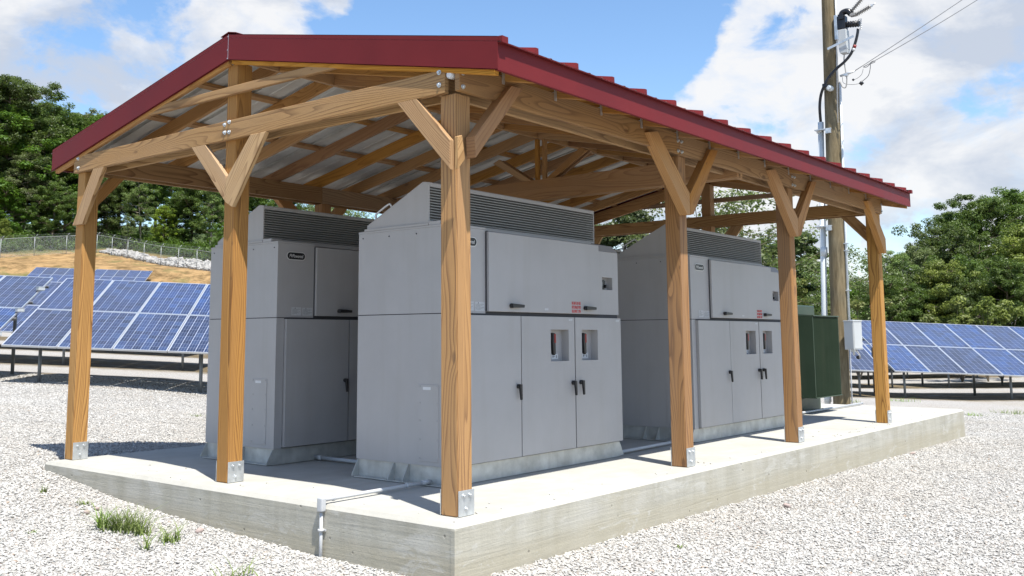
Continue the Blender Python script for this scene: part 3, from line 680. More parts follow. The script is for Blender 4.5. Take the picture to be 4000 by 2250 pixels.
    for xx in (.35,1.2,2.0): box(bm,(xx,.24,1.9565),(xx+.05,.9,1.9571))
    hd=fin('ventilation_hood',bm,'cab',t)
    bm=bmesh.new(); z=2.003; k=0
    while z<2.26:
        prism(bm,[(hx0+th,.226,z),(hx0+th,.226,z+.009),(hx0+th,.262,z+.026),(hx0+th,.262,z+.0175)],(hx1-hx0-2*th,0,0)); z+=.0215
    fin('louvre_grille',bm,'cab2',hd)
    bm=bmesh.new(); box(bm,(hx0+th,.30,1.98),(hx1-th,.31,2.26)); fin('hood_backing',bm,'seam',hd)
    bm=bmesh.new(); box(bm,(.03,.09,H+.002),(hx1-.02,.88,1.9565)); fin('hood_gap_dark',bm,'seam',hd)  # dark block put in for the shade of the open gap below the hood
    for xx in (.035,2.26):
        nrm=V((0,.3,.62)).normalized()
        def P_(y,o): return V((xx,y,2.30-(y-.285)*.4839))+nrm*o
        bm=bmesh.new(); tube(bm,curve([P_(.83,0),P_(.822,.045),P_(.80,.058),P_(.68,.058),P_(.655,.045),P_(.648,0)],4),.0085,8); fin('lift_handle',bm,'white',hd)
    return t
cab=make_cabinet()
AX,AY=.8714,.8372
cabs=[cab]+[copy_tree(cab) for _ in range(3)]
for c,(x,y),lb in zip(cabs,[(AX,AY),(AX,2.8824),(4.7035,AY),(4.7035,2.8824)],
    ['large grey inverter cabinet in the middle, directly behind the front corner post',
     'grey inverter cabinet at the back left, seen between the second post and the middle cabinet',
     'grey cabinet in the front row, further along the pad next to the green transformer',
     'back-row grey cabinet almost wholly hidden behind the middle one, only its hood corner showing']):
    c.location=(x,y,.003); c['label']=lb
# ------------------------------------------------------------------ conduits on the pad
def conduit(pts,r,label,couplings=(),extra=None):
    bm=bmesh.new(); tube(bm,pts,r,12)
    o=fin('conduit',bm,'pipe'); tag(o,label,'conduit','grey conduits lying on the pad')
    for a,b in couplings:
        bm=bmesh.new(); tube(bm,[a,b],r*1.35,12); fin('coupling',bm,'pipe',o)
    if extra: extra(o)
    return o
def elb(o):
    bm=bmesh.new(); box(bm,(-.218,1.0,-.045),(-.176,1.052,.050),.010); fin('elbow_box',bm,'pipe',o)
    bm=bmesh.new(); tube(bm,[(-.197,1.026,-.05),(-.197,1.026,-.42)],.0115,12); tube(bm,[(-.197,1.026,-.155),(-.197,1.026,-.170)],.022,12); box(bm,(-.185,.995,-.168),(-.178,1.055,-.156)); fin('riser',bm,'pipe',o)
conduit([(-.18,1.026,.030),(.82,1.026,.030)],.0135,'grey conduit running over the near pad edge from the middle cabinet down to the gravel',[((-.10,1.026,.03),(-.085,1.026,.03)),((.60,1.026,.03),(.615,1.026,.03)),((.77,1.026,.03),(.86,1.026,.03))],elb)
conduit([(1.35,1.85,.030),(1.35,2.90,.030)],.016,'short grey conduit in the shade between the two left cabinets',[((1.35,2.80,.03),(1.35,2.85,.03))])
conduit([(3.25,.90,.030),(4.72,.95,.030)],.016,'grey conduit along the pad between the middle and the further front cabinet')
conduit([(7.05,1.395,.028),(11.42,1.373,.028)],.016,'pale conduit running past the green transformer to the far pad edge',[((9.7,1.382,.028),(9.74,1.382,.028))])

# ------------------------------------------------------------------ green transformer
t=thing('transformer',(9.6,2.1,0),'dark green pad transformer with a ribbed radiator behind the second-last post','transformer')
def T(name,bm,mat='green',par=None):
    o=fin(name,bm,mat,par or t)
    if par is None: o.location=-V(t.location)
    return o
bm=bmesh.new(); box(bm,(8.75,1.60,.003),(10.24,2.75,.19),.006); T('base',bm)
bm=bmesh.new(); box(bm,(8.80,1.66,.19),(10.20,2.70,1.40),.01); box(bm,(8.76,1.63,1.40),(10.24,2.75,1.56),.02); T('tank',bm)
bm=bmesh.new(); box(bm,(9.2,1.9,1.561),(9.9,2.4,1.62),.02); T('hatch_cover',bm)
bm=bmesh.new(); box(bm,(9.03,1.24,.24),(10.01,1.60,1.375),.004)
n=30
for i in range(n):
    x=9.04+i*(.96/n); prism(bm,[(x,1.2395,.25),(x+.016,1.2395,.25),(x+.008,1.19,.25)],(0,0,1.115))
box(bm,(9.012,1.183,1.376),(10.018,1.62,1.392),.003); box(bm,(9.012,1.183,.228),(10.018,1.62,.239),.002)
box(bm,(9.012,1.198,.2395),(9.03,1.60,1.3755)); box(bm,(10.01,1.198,.2395),(10.02,1.60,1.3755))
rd=T('radiator',bm)
bm=bmesh.new(); box(bm,(9.002,1.40,.33),(9.0115,1.43,1.27),.002); T('radiator_rib',bm,'green',rd)

# ------------------------------------------------------------------ utility pole
pz=-.5; ut=thing('utility_pole',(13.1,2.31,pz),'tall weathered wooden utility pole standing behind the far end of the pad','utility pole')
def PT(name,bm,mat,par=None,smooth=False):
    o=fin(name,bm,mat,par or ut,smooth)
    if par is None: o.location=-V(ut.location)
    return o
def pc(z): return V((13.1,2.31-.0165*(z+.5),z))
bm=bmesh.new(); zs=[-.6+i*.5 for i in range(24)]; tube(bm,[pc(z) for z in zs],[.152-.0034*(z+.5) for z in zs],20); trunk=PT('pole_shaft',bm,'pole')
XP=12.86
def q(u,v,x=XP): return hit(u,v,0,x)
# pvc riser
rc=[pc(z)+V((-.03,.24-.0,0)) for z in (-.5,1,2.4,4.1)]; top=q(3206,478,13.07)
bm=bmesh.new(); tube(bm,[V((13.07,2.555,-.5)),V((13.07,2.53,1.5)),top],.052,16); rs=PT('riser_pipe',bm,'pvc')
for (a,b,r) in (((3210,0),0,0),):
    pass
d=(top-V((13.07,2.555,-.5))); 
for f in (.09,.565): 
    c=V((13.07,2.555,-.5))+d*f; bm=bmesh.new(); tube(bm,[c-V((0,0,.08)),c+V((0,0,.08))],.062,16); PT('pipe_coupling',bm,'pvc',rs)
for (u,v) in ((3235,505),(3238,885)):
    c=hit(u,v,0,12.93); bm=bmesh.new(); box(bm,(c.x-.03,c.y-.05,c.z-.075),(c.x+.02,c.y+.05,c.z-.0),.004); box(bm,(c.x,c.y-.05,c.z+.005),(c.x+.1,c.y+.26,c.z+.025),.003); tube(bm,[(13.07,c.y+.2,c.z-.02),(13.07,c.y+.2,c.z+.045)],.066,12); box(bm,(12.895,c.y-.015,c.z-.05),(12.905,c.y+.015,c.z-.02)); PT('standoff_bracket',bm,'galv')
# black cable
cp=[top+V((0,0,-.02)),q(3202,420,13.0),q(3207,370,12.95),q(3222,330,12.86),q(3240,300,12.86),q(3268,268),q(3300,240),q(3325,208),q(3340,170),q(3349,135),q(3352,112)]
bm=bmesh.new(); tube(bm,curve(cp,5),.026,10); cb=PT('power_cable',bm,'rubber')
bm=bmesh.new(); tube(bm,[q(3337,187),q(3340,176)],.030,10); PT('phase_tape',bm,'redplastic',cb); bm=bmesh.new(); tube(bm,[q(3333,199),q(3336,189)],.029,10); PT('cable_tape',bm,'white',cb)
c=q(3228,335,12.9); bm=bmesh.new(); tube(bm,[c+V((.10,-.05,-.05)),c+V((-.02,-.05,-.05))],.055,12); tube(bm,[c+V((-.02,-.05,-.05)),c+V((-.04,-.05,-.05))],[.055,.03],12); PT('cable_standoff',bm,'pvc')
bm=bmesh.new(); box(bm,(c.x-.06,c.y-.03,c.z-.035),(c.x-.01,c.y+.06,c.z+.035),.01); PT('cable_clamp',bm,'black')
# conduit down the right of the pole and vertical rail
bm=bmesh.new(); tube(bm,[V((13.1,2.10,1.35)),V((13.1,2.085,3.0)),V((13.1,2.045,5.75))],.022,10); cd=PT('ground_conduit',bm,'pvc')
for z in (1.9,2.62,2.75,3.6): bm=bmesh.new(); box(bm,(13.06,2.045,z),(13.14,2.12,z+.02)); PT('conduit_strap',bm,'galv',cd)
bm=bmesh.new(); tube(bm,[V((13.06,2.11,-.5)),V((13.06,2.10,.95))],.013,8); PT('lower_conduit',bm,'pipe')
a,b=q(3268,145,13.0),q(3266,60,13.0); bm=bmesh.new(); box(bm,(12.98,a.y-.02,a.z-.05),(13.06,a.y+.03,b.z),.004); PT('mounting_rail',bm,'galv')
bm=bmesh.new(); tube(bm,[q(3271,480,13.05),q(3269,150,13.05),q(3262,-60,13.05)],.018,8); PT('upper_conduit',bm,'pipe')
# switch equipment
a,b=q(3279,122),q(3314,192); cen=(a+b)/2
eq=thing('pole_switch',tuple(cen),'white metering tank with black bushings and cable hung high on the utility pole','pole switch')
def E_(name,bm,mat,par=None,smooth=False):
    o=fin(name,bm,mat,par or eq,smooth)
    if par is None: o.location=-V(eq.location)
    return o
bm=bmesh.new(); box(bm,(XP-.09,b.y,b.z),(XP+.09,a.y,a.z),.008); prism(bm,[(XP-.09,b.y+.004,b.z-.001),(XP-.09,a.y-.004,b.z-.001),(XP-.09,a.y-.018,b.z-.07),(XP-.09,b.y+.012,b.z-.07)],(.17,0,0)); E_('tank',bm,'box')
bm=bmesh.new(); a,b=q(3232,192,12.75),q(3336,140,12.75); dd=(b-a).normalized(); nn=V((0,-dd.z,dd.y)) 
prism(bm,[a-nn*.022,b-nn*.022,b+nn*.022,a+nn*.022],(-.008,0,0),.002); E_('support_strap',bm,'galv')
bm=bmesh.new(); a,b=q(3275,120),q(3305,62); box(bm,(XP-.07,b.y,a.z),(XP+.07,a.y,b.z),.01); a,b=q(3280,82),q(3300,58); box(bm,(XP-.10,b.y,a.z),(XP-.06,a.y,b.z),.004); E_('bushing_housing',bm,'black')
bm=bmesh.new(); tube(bm,curve([q(3288,75),q(3290,52),q(3310,44),q(3325,55)],5),[.055]*16,12); E_('elbow_bushing',bm,'black')
bm=bmesh.new(); P0_,P1_=q(3300,97),q(3358,92); tube(bm,[P0_,P1_],.05,14)
for k in range(5):
    f=.2+.17*k; c=P0_.lerp(P1_,f); tube(bm,[c,c+(P1_-P0_)*.05],.062,14)
E_('cable_termination',bm,'black')
bm=bmesh.new()
for k in range(6): tube(bm,curve([q(3352+k*2,76+k*7),q(3366,74+k*8),q(3360,82+k*7)],3),.006,6)
E_('terminal_clips',bm,'galv')
for nm,(p1,p2) in (('a',((3318,52),(3374,-12))),('b',((3342,58),(3404,22)))):
    A_,B_=q(*p1),q(*p2); bm=bmesh.new(); tube(bm,[A_,B_],.022,10); n=9
    for k in range(n):
        c=A_.lerp(B_,.08+.9*k/n); d=(B_-A_).normalized()*.014; tube(bm,[c,c+d],[.05,.028],14)
    ia=E_('insulator',bm,'ins'); bm=bmesh.new(); d=(B_-A_).normalized(); box(bm,B_-V((.02,.02,.02)),B_+V((.02,.02,.02)),.003); tube(bm,[B_,B_+d*.08],.013,8); E_('terminal',bm,'galv',ia)
bm=bmesh.new(); a,b=q(3322,66),q(3344,50); box(bm,(XP-.05,b.y,a.z),(XP+.05,a.y,b.z),.006); E_('insulator_base',bm,'ins')
bm=bmesh.new(); tube(bm,curve([q(3298,215),q(3297,235),q(3302,270),q(3308,310),q(3304,340),q(3292,340),q(3280,318)],5),.011,8); E_('lead_tube',bm,'ins')
# dead-end clamp and service wires
wr=thing('service_drop',tuple(q(3285,292)),'pair of thin overhead wires leaving the pole to the upper right','wire')
def W_(name,bm,mat):
    o=fin(name,bm,mat,wr); o.location=-V(wr.location); return o
bm=bmesh.new(); tube(bm,[q(3282,297),q(3310,288),q(3340,277)],[.02,.028,.014],8); box(bm,q(3306,292)-V((.03,.03,.03)),q(3306,292)+V((.03,.03,.02)),.01); W_('dead_end_clamp',bm,'galv')
e1=hit(3790,-30,0,16.5); e2=hit(3812,-16,0,16.5)
for (s,e,sg) in ((q(3340,276),e1,.04),(q(3372,262),e2,.10)):
    s=V(s); e=s+(V(e)-s)*2.2
    pts=[s.lerp(e,i/20)-V((0,0,sg*4*(i/20)*(1-i/20))) for i in range(21)]
    bm=bmesh.new(); tube(bm,pts,.0075,6); W_('wire',bm,'wire')
bm=bmesh.new(); tube(bm,curve([q(3372,262),q(3385,262),q(3400,250),q(3418,242),q(3412,238),q(3400,246),q(3400,262),q(3392,295),q(3368,318)],5),.006,6); W_('jumper_loop',bm,'wire')
bm=bmesh.new(); tube(bm,[q(3360,330),q(3370,320)],.035,10); tube(bm,[q(3330,314),q(3336,309)],.02,8); W_('connector',bm,'black')
bm=bmesh.new(); tube(bm,curve([q(3372,268),q(3366,290),q(3350,305),q(3333,312)],5),.004,5); tube(bm,curve([q(3290,300),q(3296,325),q(3330,330),q(3360,326)],5),.004,5); W_('thin_lead',bm,'wire')
# small grey box on the pole
jb=thing('junction_box',(12.86,1.98,.854),'light grey metal box fixed to the utility pole beside the last post','electrical box')
bm=bmesh.new(); box(bm,(-.105,-.105,0),(.105,.105,.49),.004); box(bm,(-.113,-.113,.490),(.113,.113,.512),.004); bb=fin('enclosure',bm,'box',jb)
bm=bmesh.new(); box(bm,(-.1105,-.095,.02),(-.1058,.095,.47),.001); fin('cover_plate',bm,'box',jb); bm=bmesh.new(); box(bm,(-.09,-.1112,.02),(.09,-.1058,.47),.001); fin('side_plate',bm,'box',jb)
bm=bmesh.new(); box(bm,(.02,.02,-.04),(.10,.09,-.001),.004); tube(bm,[(.08,.075,-.10),(.08,.075,.0)],.02,8); fin('hub',bm,'galv',jb)
bm=bmesh.new(); tube(bm,curve([(-.02,-.07,0),(-.01,-.10,-.05),(0,-.125,-.10),(.0,-.12,-.14),(.02,-.09,-.15)],4),.012,8); fin('cable_tail',bm,'ins',jb)
bm=bmesh.new(); tube(bm,[(.10,-.02,-.135),(-.02,-.10,-.135)],.032,12); fin('capped_fitting',bm,'black',jb)
jb.rotation_euler=(0,0,R(-24)); c=hit(3336,1366,0,12.80); jb.location=(12.88,c.y+.03,c.z)

# ------------------------------------------------------------------ solar arrays
TL=R(25.3); UP=NN*math.cos(TL)+V((0,0,math.sin(TL))); NORM=RW.cross(UP)
if NORM.z<0: NORM=-NORM
def module_mesh():
    bm=bmesh.new(); W_m,H_m=.985,1.64; f=.018; d=.035; uvl=bm.loops.layers.uv.verify()
    # local: x row, y up-slope, z normal
    for a,b in (((0,0,-d),(W_m,f,0)),((0,H_m-f,-d),(W_m,H_m,0)),((0,f,-d),(f,H_m-f,0)),((W_m-f,f,-d),(W_m,H_m-f,0))): box(bm,a,b)
    for z,flip in ((-.004,0),(-.010,1)):
        vs=[bm.verts.new(p) for p in ((f,f,z),(W_m-f,f,z),(W_m-f,H_m-f,z),(f,H_m-f,z))]
        fc=bm.faces.new(vs if not flip else vs[::-1]); fc.material_index=1 if not flip else 0
        if not flip:
            for lp,uv in zip(fc.loops,((0,0),(1,0),(1,1),(0,1))): lp[uvl].uv=uv
    me=bpy.data.meshes.new('solar_module'); bm.to_mesh(me); bm.free(); me.materials.append(M['alum']); me.materials.append(M['solar']); return me
MOD=module_mesh()
def leg_mesh(h):
    pass
def array(P,n,label,group='ground-mounted solar tables',slope=-.044,legs=True,gap=.015):
    P=V(P); X=(RW+V((0,0,slope))).normalized(); Z=X.cross(UP).normalized(); Yv=Z.cross(X)
    if Z.z<0: Z=-Z
    t=thing('solar_array',tuple(P),label,'solar array',group)
    rot=Matrix((X,Yv,Z)).transposed()
    t.rotation_euler=rot.to_euler()
    inv=rot.transposed()
    for i in range(n):
        for j in range(2):
            o=bpy.data.objects.new('solar_module',MOD); C.objects.link(o); o.parent=t; o.location=(i*1.0,j*1.655,0)
    bm=bmesh.new()
    for y in (.40,1.25,2.05,2.9): box(bm,(-.05,y-.02,-.085),(n*1.0+.04,y+.02,-.037))
    fin('rail',bm,'legs',t)
    k=max(2,int(n/3.2)+1)
    for i in range(k):
        x=.5+(n-1)*i/(k-1)
        for y in (.55,2.6):
            top=V((x,y,-.09)); wp=P+rot@top; gzv=g1(wp.x,wp.y)-.3; foot=inv@(V((wp.x,wp.y,gzv))-P)
            bm=bmesh.new(); tube(bm,[top,foot],.033 if y<1 else .038,8); fin('leg',bm,'legs',t)
        bm=bmesh.new(); a=V((x,.3,-.11)); b=V((x,3.0,-.11)); tube(bm,[a,b],.028,6); fin('support_beam',bm,'legs',t)
    return t
Pl=V((5.03,12.85,.92))
array(Pl-RW*2.0+V((0,0,.088)),7,'nearest blue solar table at the left, behind the first two posts')
array(Pl-RW*7.27+V((0,0,.32)),5,'blue solar table cut by the left photo edge, beside a gap with small boxes')
Pr=V((23.85,2.75,.09))
array(Pr-RW*2.0+V((0,0,.088)),7,'blue solar table at the right edge, to the right of the last post')
array(Pr-RW*7.25+V((0,0,.30)),5,'blue solar table partly hidden by the last post and the utility pole')
for k in range(3):
    a=Pr-RW*(12.6+k*7.3)+V((0,0,.044*(12.6+k*7.3))); zz=g1(a.x,a.y)+.8
    array(V((a.x,a.y,zz)),7,'blue solar table in the second row, its legs and shade showing beneath the nearest table'); 
for r_ in (2,3):
    for k in range(5):
        a=Pr+NN*(6.78*(r_-1))+RW*(5-8.0*k-r_); zz=g1(a.x,a.y)+.78
        array(V((a.x,a.y,zz)),7,'blue solar table in a row further back, mostly hidden behind nearer tables')
for i in range(3):
    a=Pl-RW*2.22+UP*(.35+1.1*i)+V((0,0,.14)); tt=thing('combiner_box',tuple(a),['small grey box at the foot of the gap between the two left solar tables','small grey box halfway up the gap between the two left solar tables','small grey box at the top of the gap between the two left solar tables'][i],'junction box','boxes in the gap between solar tables')
    bm=bmesh.new(); box(bm,(-.07,-.06,-.04),(.07,.06,.03),.01); fin('housing',bm,'box',tt); bm=bmesh.new(); box(bm,(-.075,-.065,.031),(.075,.065,.042),.004); fin('lid',bm,'galv',tt)
    bm=bmesh.new(); tube(bm,curve([(-.05,0,-.03),(-.1,.05,-.10),(-.02,.3,-.12)],4),.01,6); fin('cable',bm,'rubber',tt)
# hill table
top=V((37.44,83.1,7.61)); Ph=top-UP*3.33
array(Ph,5,'small far solar table on the brown hillside, left half',slope=-.033); Ph2=Ph+RW*5.3+V((0,0,-.033*5.3)); array(Ph2,5,'small far solar table on the brown hillside, right half',slope=-.033)

# ------------------------------------------------------------------ chain-link fence
def fence():
    pts=[at(-420,1040,92),at(0,1009,97),at(378,972,105),at(843,1040,92),at(1400,1100,80)]
    pl=[]
    for i in range(len(pts)-1):
        a,b=pts[i],pts[i+1]; n=max(1,round((b-a).length/3.0))
        for k in range(n): pl.append(a.lerp(b,k/n))
    pl.append(pts[-1])
    pl=[V((p.x,p.y,g1(p.x,p.y))) for p in pl]
    t=thing('chain_link_fence',tuple(pl[0]),'long chain-link fence with angled barbed-wire arms along the hillside','fence')
    off=-V(t.location); H=1.95
    for p in pl:
        bm=bmesh.new(); tube(bm,[p-V((0,0,.3)),p+V((0,0,H))],.03,6); d=(CAM-p); d.z=0; d.normalize(); tube(bm,[p+V((0,0,H)),p+V((0,0,H+.28))+V((.25,-.1,0))],.022,5); o=fin('fence_post',bm,'fence',t); o.location=off
    bm=bmesh.new(); tube(bm,[p+V((0,0,H-.02)) for p in pl],.026,6); o=fin('top_rail',bm,'fence',t); o.location=off
    for k in range(3):
        bm=bmesh.new(); tube(bm,[p+V((0,0,H+.09*(k+1)))+V((.08,-.03,0))*(k+1) for p in pl],.005,4); o=fin('barbed_wire',bm,'fence',t); o.location=off
    bm=bmesh.new(); uvl=bm.loops.layers.uv.verify(); u=0
    for a,b in zip(pl[:-1],pl[1:]):
        L=(b-a).length; f=bm.faces.new([bm.verts.new(v) for v in (a+V((0,0,.03)),b+V((0,0,.03)),b+V((0,0,H)),a+V((0,0,H)))])
        for lp,uv in zip(f.loops,((u,0),(u+L,0),(u+L,H),(u,H))): lp[uvl].uv=uv
        u+=L
    o=fin('wire_mesh',bm,'link',t); o.location=off
    return pts
fpts=fence()
# riprap behind the fence
def rocks():
    a,b=fpts[2],fpts[3]; n=800; s=rng.random(n); q_=rng.random(n)
    perp=V((a.y-b.y,b.x-a.x,0)).normalized()
    if perp.dot(V((math.cos(YAW),math.sin(YAW),0)))<0: perp=-perp
    prof=np.interp(s,[0,.2,.45,.6,.85,1],[.8,1.3,.9,2.4,2.8,2.2])
    x=a.x+(b.x-a.x)*s+perp.x*(.4+q_*prof); y=a.y+(b.y-a.y)*s+perp.y*(.4+q_*prof)
    z=gz(x,y)+.08+q_*prof*.24
    point_obj('riprap_rocks',np.column_stack([x,y,z]),stones_gn('riprap_scatter',1,.19,'riprap',.5,1.5),'stuff',label='bank of pale riprap rocks behind the hillside fence',cat='rocks')
rocks()

# ------------------------------------------------------------------ trees
def leaves(centers,radii,per,size,flat=.75,seed=1,droop=0.):
    g=np.random.default_rng(seed); n=len(centers)*per
    c=np.repeat(np.asarray(centers),per,0); r=np.repeat(np.asarray(radii),per)
    d=g.normal(size=(n,3)); d/=np.linalg.norm(d,axis=1)[:,None]; rad=r*(g.random(n)**.45); p=c+d*rad[:,None]*np.array([1,1,flat])
    nrm=d*.6+g.normal(size=(n,3))*.55+np.array([0,0,.55]); nrm/=np.linalg.norm(nrm,axis=1)[:,None]
    t=np.cross(nrm,g.normal(size=(n,3))); t/=np.linalg.norm(t,axis=1)[:,None]; b=np.cross(nrm,t)
    s=size*(.6+.8*g.random(n))[:,None]; t=t*s; b=b*s*.55
    v=np.stack([p-t,p-b*.9+nrm*s*.12,p+t,p+b*.9+nrm*s*.12],1).reshape(-1,3)
    f=np.arange(n*4).reshape(-1,4)
    sh=np.repeat(np.repeat(g.random(len(centers)),per)*.6+g.random(n)*.4,4)
    return v,f,sh
def mesh_from(name,v,f,sh,mat):
    me=bpy.data.meshes.new(name); n=len(v); m=len(f)
    me.vertices.add(n); me.vertices.foreach_set('co',v.ravel()); me.loops.add(m*4); me.loops.foreach_set('vertex_index',f.ravel().astype(np.int32))
    me.polygons.add(m); me.polygons.foreach_set('loop_start',np.arange(0,m*4,4,dtype=np.int32)); me.polygons.foreach_set('loop_total',np.full(m,4,dtype=np.int32)); me.update()
    a=me.attributes.new('shade','FLOAT','POINT'); a.data.foreach_set('value',sh.astype(np.float32)); me.materials.append(M[mat]); return me
def make_tree(kind,seed):
    g=random.Random(seed); bm=bmesh.new(); cs=[]; rs=[]
    spec=dict(round=dict(H=10,cr=4.0,z0=.22,nl=26,per=185,cl=.54,leaf=.085,mat='leaf',bark='bark',tr=.22,sub=9),
        tall=dict(H=16,cr=3.9,z0=.30,nl=32,per=185,cl=.60,leaf=.092,mat='leaf',bark='bark',tr=.24,sub=9),
        slim=dict(H=14,cr=2.6,z0=.25,nl=24,per=150,cl=.50,leaf=.080,mat='leafp',bark='barkp',tr=.16,sub=8),
        yellow=dict(H=10,cr=3.4,z0=.15,nl=24,per=170,cl=.50,leaf=.08,mat='leafy',bark='bark',tr=.18,sub=9),
        sparse=dict(H=9,cr=2.9,z0=.30,nl=20,per=60,cl=.75,leaf=.085,mat='leafp',bark='barkp',tr=.11,sub=4),
        cedar=dict(H=8,cr=2.4,z0=.10,nl=40,per=300,cl=.50,leaf=.065,mat='leafc',bark='bark',tr=.16,sub=3))[kind]
    H=spec['H']; lean=V((g.uniform(-.04,.04),g.uniform(-.04,.04),0))
    def tp(f): return V((lean.x*H*f+.15*math.sin(f*5+seed),lean.y*H*f+.12*math.sin(f*4+seed*2),H*f))
    tube(bm,[tp(i/9)*.90 for i in range(10)],[spec['tr']*(1-.88*i/9) for i in range(10)],8,False)
    for k in range(spec['nl']):
        f=spec['z0']+(0.97-spec['z0'])*(k+.5)/spec['nl']; base=tp(f*.93)
        if kind=='cedar': R_=spec['cr']*(1.05-f)**.8
        else: R_=spec['cr']*(math.sin(math.pi*min(1,(f-spec['z0'])/(1.02-spec['z0'])*.86+.14))**.7)
        a=k*2.4+g.uniform(-.6,.6); L=R_*g.uniform(.55,1.08)
        if g.random()<.18: L*=.55
        rise=g.uniform(.1,.55)*L if kind!='cedar' else g.uniform(-.05,.2)*L
        tip=base+V((math.cos(a)*L,math.sin(a)*L,rise)); tip.z=min(tip.z,H*1.0)
        mid=base.lerp(tip,.5)+V((0,0,-.06*L)); rad=spec['tr']*.42*(1-f*.6)
        tube(bm,[base,mid,tip],[rad,rad*.6,rad*.18],5,False)
        ns=spec['sub']
        for s in range(ns):
            t_=1-.62*s/ns; p=base.lerp(tip,t_)+V((g.gauss(0,1),g.gauss(0,1),g.gauss(0,.7)))*(.62 if spec['sub']>5 else spec['cl']*.62)
            cs.append(tuple(p)); rs.append(spec['cl']*g.uniform(.6,1.15)*(1-.35*f if kind=='cedar' else 1))
            tube(bm,[base.lerp(tip,t_*.85),p],[rad*.35,rad*.1],4,False)
    cs+= [tuple(tp(.93)),tuple(tp(.87)+V((.3,.2,0)))]; rs+=[spec['cl']*.7,spec['cl']*.9]
    tm=bpy.data.meshes.new('trunk'); bm.to_mesh(tm); bm.free(); tm.materials.append(M[spec['bark']])
    v,f,sh=leaves(cs,rs,spec['per'],spec['leaf'],.7,seed); return tm,mesh_from('crown',v,f,sh,spec['mat']),H
PRO={}
for kd,sd in (('round',3),('round',11),('tall',5),('tall',19),('slim',8),('yellow',14),('sparse',21),('sparse',33),('cedar',9),('cedar',27)):
    PRO.setdefault(kd,[]).append(make_tree(kd,sd))
NAMES=dict(round='broadleaf_tree',tall='tall_broadleaf_tree',slim='slender_tree',yellow='yellow_green_tree',sparse='sparse_tree',cedar='cedar_tree')
def tree(kind,u,vtop,D,label,group,wid=1.,var=None,sink=0.):
    d=at(u,vtop,D); z0=g1(d.x,d.y)-.1-sink; tm,cm,H=PRO[kind][random.randrange(len(PRO[kind])) if var is None else var]
    s=max(.3,(d.z-z0)/H); t=thing(NAMES[kind],(d.x,d.y,z0),label,'tree',group)
    t.rotation_euler=(0,0,random.uniform(0,6.28)); t.scale=(s*wid,s*wid,s)
    for nm,me in (('trunk',tm),('crown',cm)):
        o=bpy.data.objects.new(nm,me); C.objects.link(o); o.parent=t
LF='trees on the hillside behind the fence'
for k,(kd,u,v,D,wd,lb) in enumerate((
    ('tall',-120,250,112,1.2,None),('tall',35,262,110,1.15,'tallest dark green tree at the left edge above the fence'),('tall',190,400,113,1.15,None),('slim',110,560,108,1.25,None),
    ('round',300,430,118,1.2,None),('slim',395,400,121,1.1,'slender pale tree top nearest the red roof edge'),('round',60,760,106,1.1,None),('yellow',20,850,102,.9,'low pale green bushy tree at the left edge behind the fence'),
    ('round',215,720,107,1.15,None),('tall',480,470,124,1.2,None),('round',420,690,113,1.1,None),('tall',620,560,118,1.2,None),('slim',560,640,112,1.1,None),('yellow',640,800,110,1.0,'yellow green tree in the gap between the first two posts'),
    ('round',750,700,112,1.15,None),('slim',830,690,106,1.0,None),('tall',900,620,112,1.2,None),('round',1010,720,108,1.2,None),('tall',1130,740,112,1.2,None),('slim',500,840,110,.9,None),
    ('round',1260,790,100,1.1,None),('sparse',1380,800,80,1.1,None),('sparse',1300,790,78,1.0,None),('round',-260,330,108,1.1,None),('tall',270,560,128,1.3,None),('tall',700,500,135,1.3,None),('round',330,800,108,.9,None),('round',900,860,100,1.0,None),('round',100,330,116,1.25,None),('tall',250,440,117,1.3,None),('round',370,470,118,1.3,None),('round',0,420,108,1.3,None),('slim',330,405,124,1.5,None),('tall',430,560,118,1.25,None),('round',150,600,110,1.2,None),('tall',560,620,120,1.3,None),('round',700,760,112,1.2,None),('tall',820,640,116,1.3,None))):
    tree(kd,u,v,D,lb or {'tall':'tall dark green tree among the hillside woods at the left','slim':'slender olive green tree among the hillside woods at the left','round':'bushy green tree among the hillside woods at the left','sparse':'thin leafy tree seen above the back left cabinet'}[kd],LF,wd)
CF='trees seen under the roof behind the cabinets'
for kd,u,v,D,wd,lb in (('cedar',2440,770,60,1.35,'dark rounded evergreen seen under the roof left of the third long-side post'),('round',2290,860,62,1.0,'green tree low under the roof beside the middle cabinet'),
    ('sparse',2720,700,48,1.1,'wispy tree behind the far gable post under the roof'),('sparse',2900,690,50,1.25,'wispy light-leaved tree between the far gable post and the fourth long-side post'),
    ('cedar',3000,905,55,1.5,'bushy cedar left of the fourth long-side post'),('cedar',3125,880,52,1.2,'pointed cedar between the fourth long-side post and the white riser pipe'),
    ('sparse',3200,1000,46,1.0,'small bare-stemmed tree just left of the white riser pipe'),('round',2100,900,75,1.1,'broadleaf tree hidden behind the middle cabinet'),('round',2600,960,70,1.2,'broadleaf tree hidden behind the further cabinet'),('yellow',3060,1080,50,1.0,'low light green tree beside the green transformer')):
    tree(kd,u,v,D,lb,CF,wd)
RF='trees along the right side behind the solar tables'
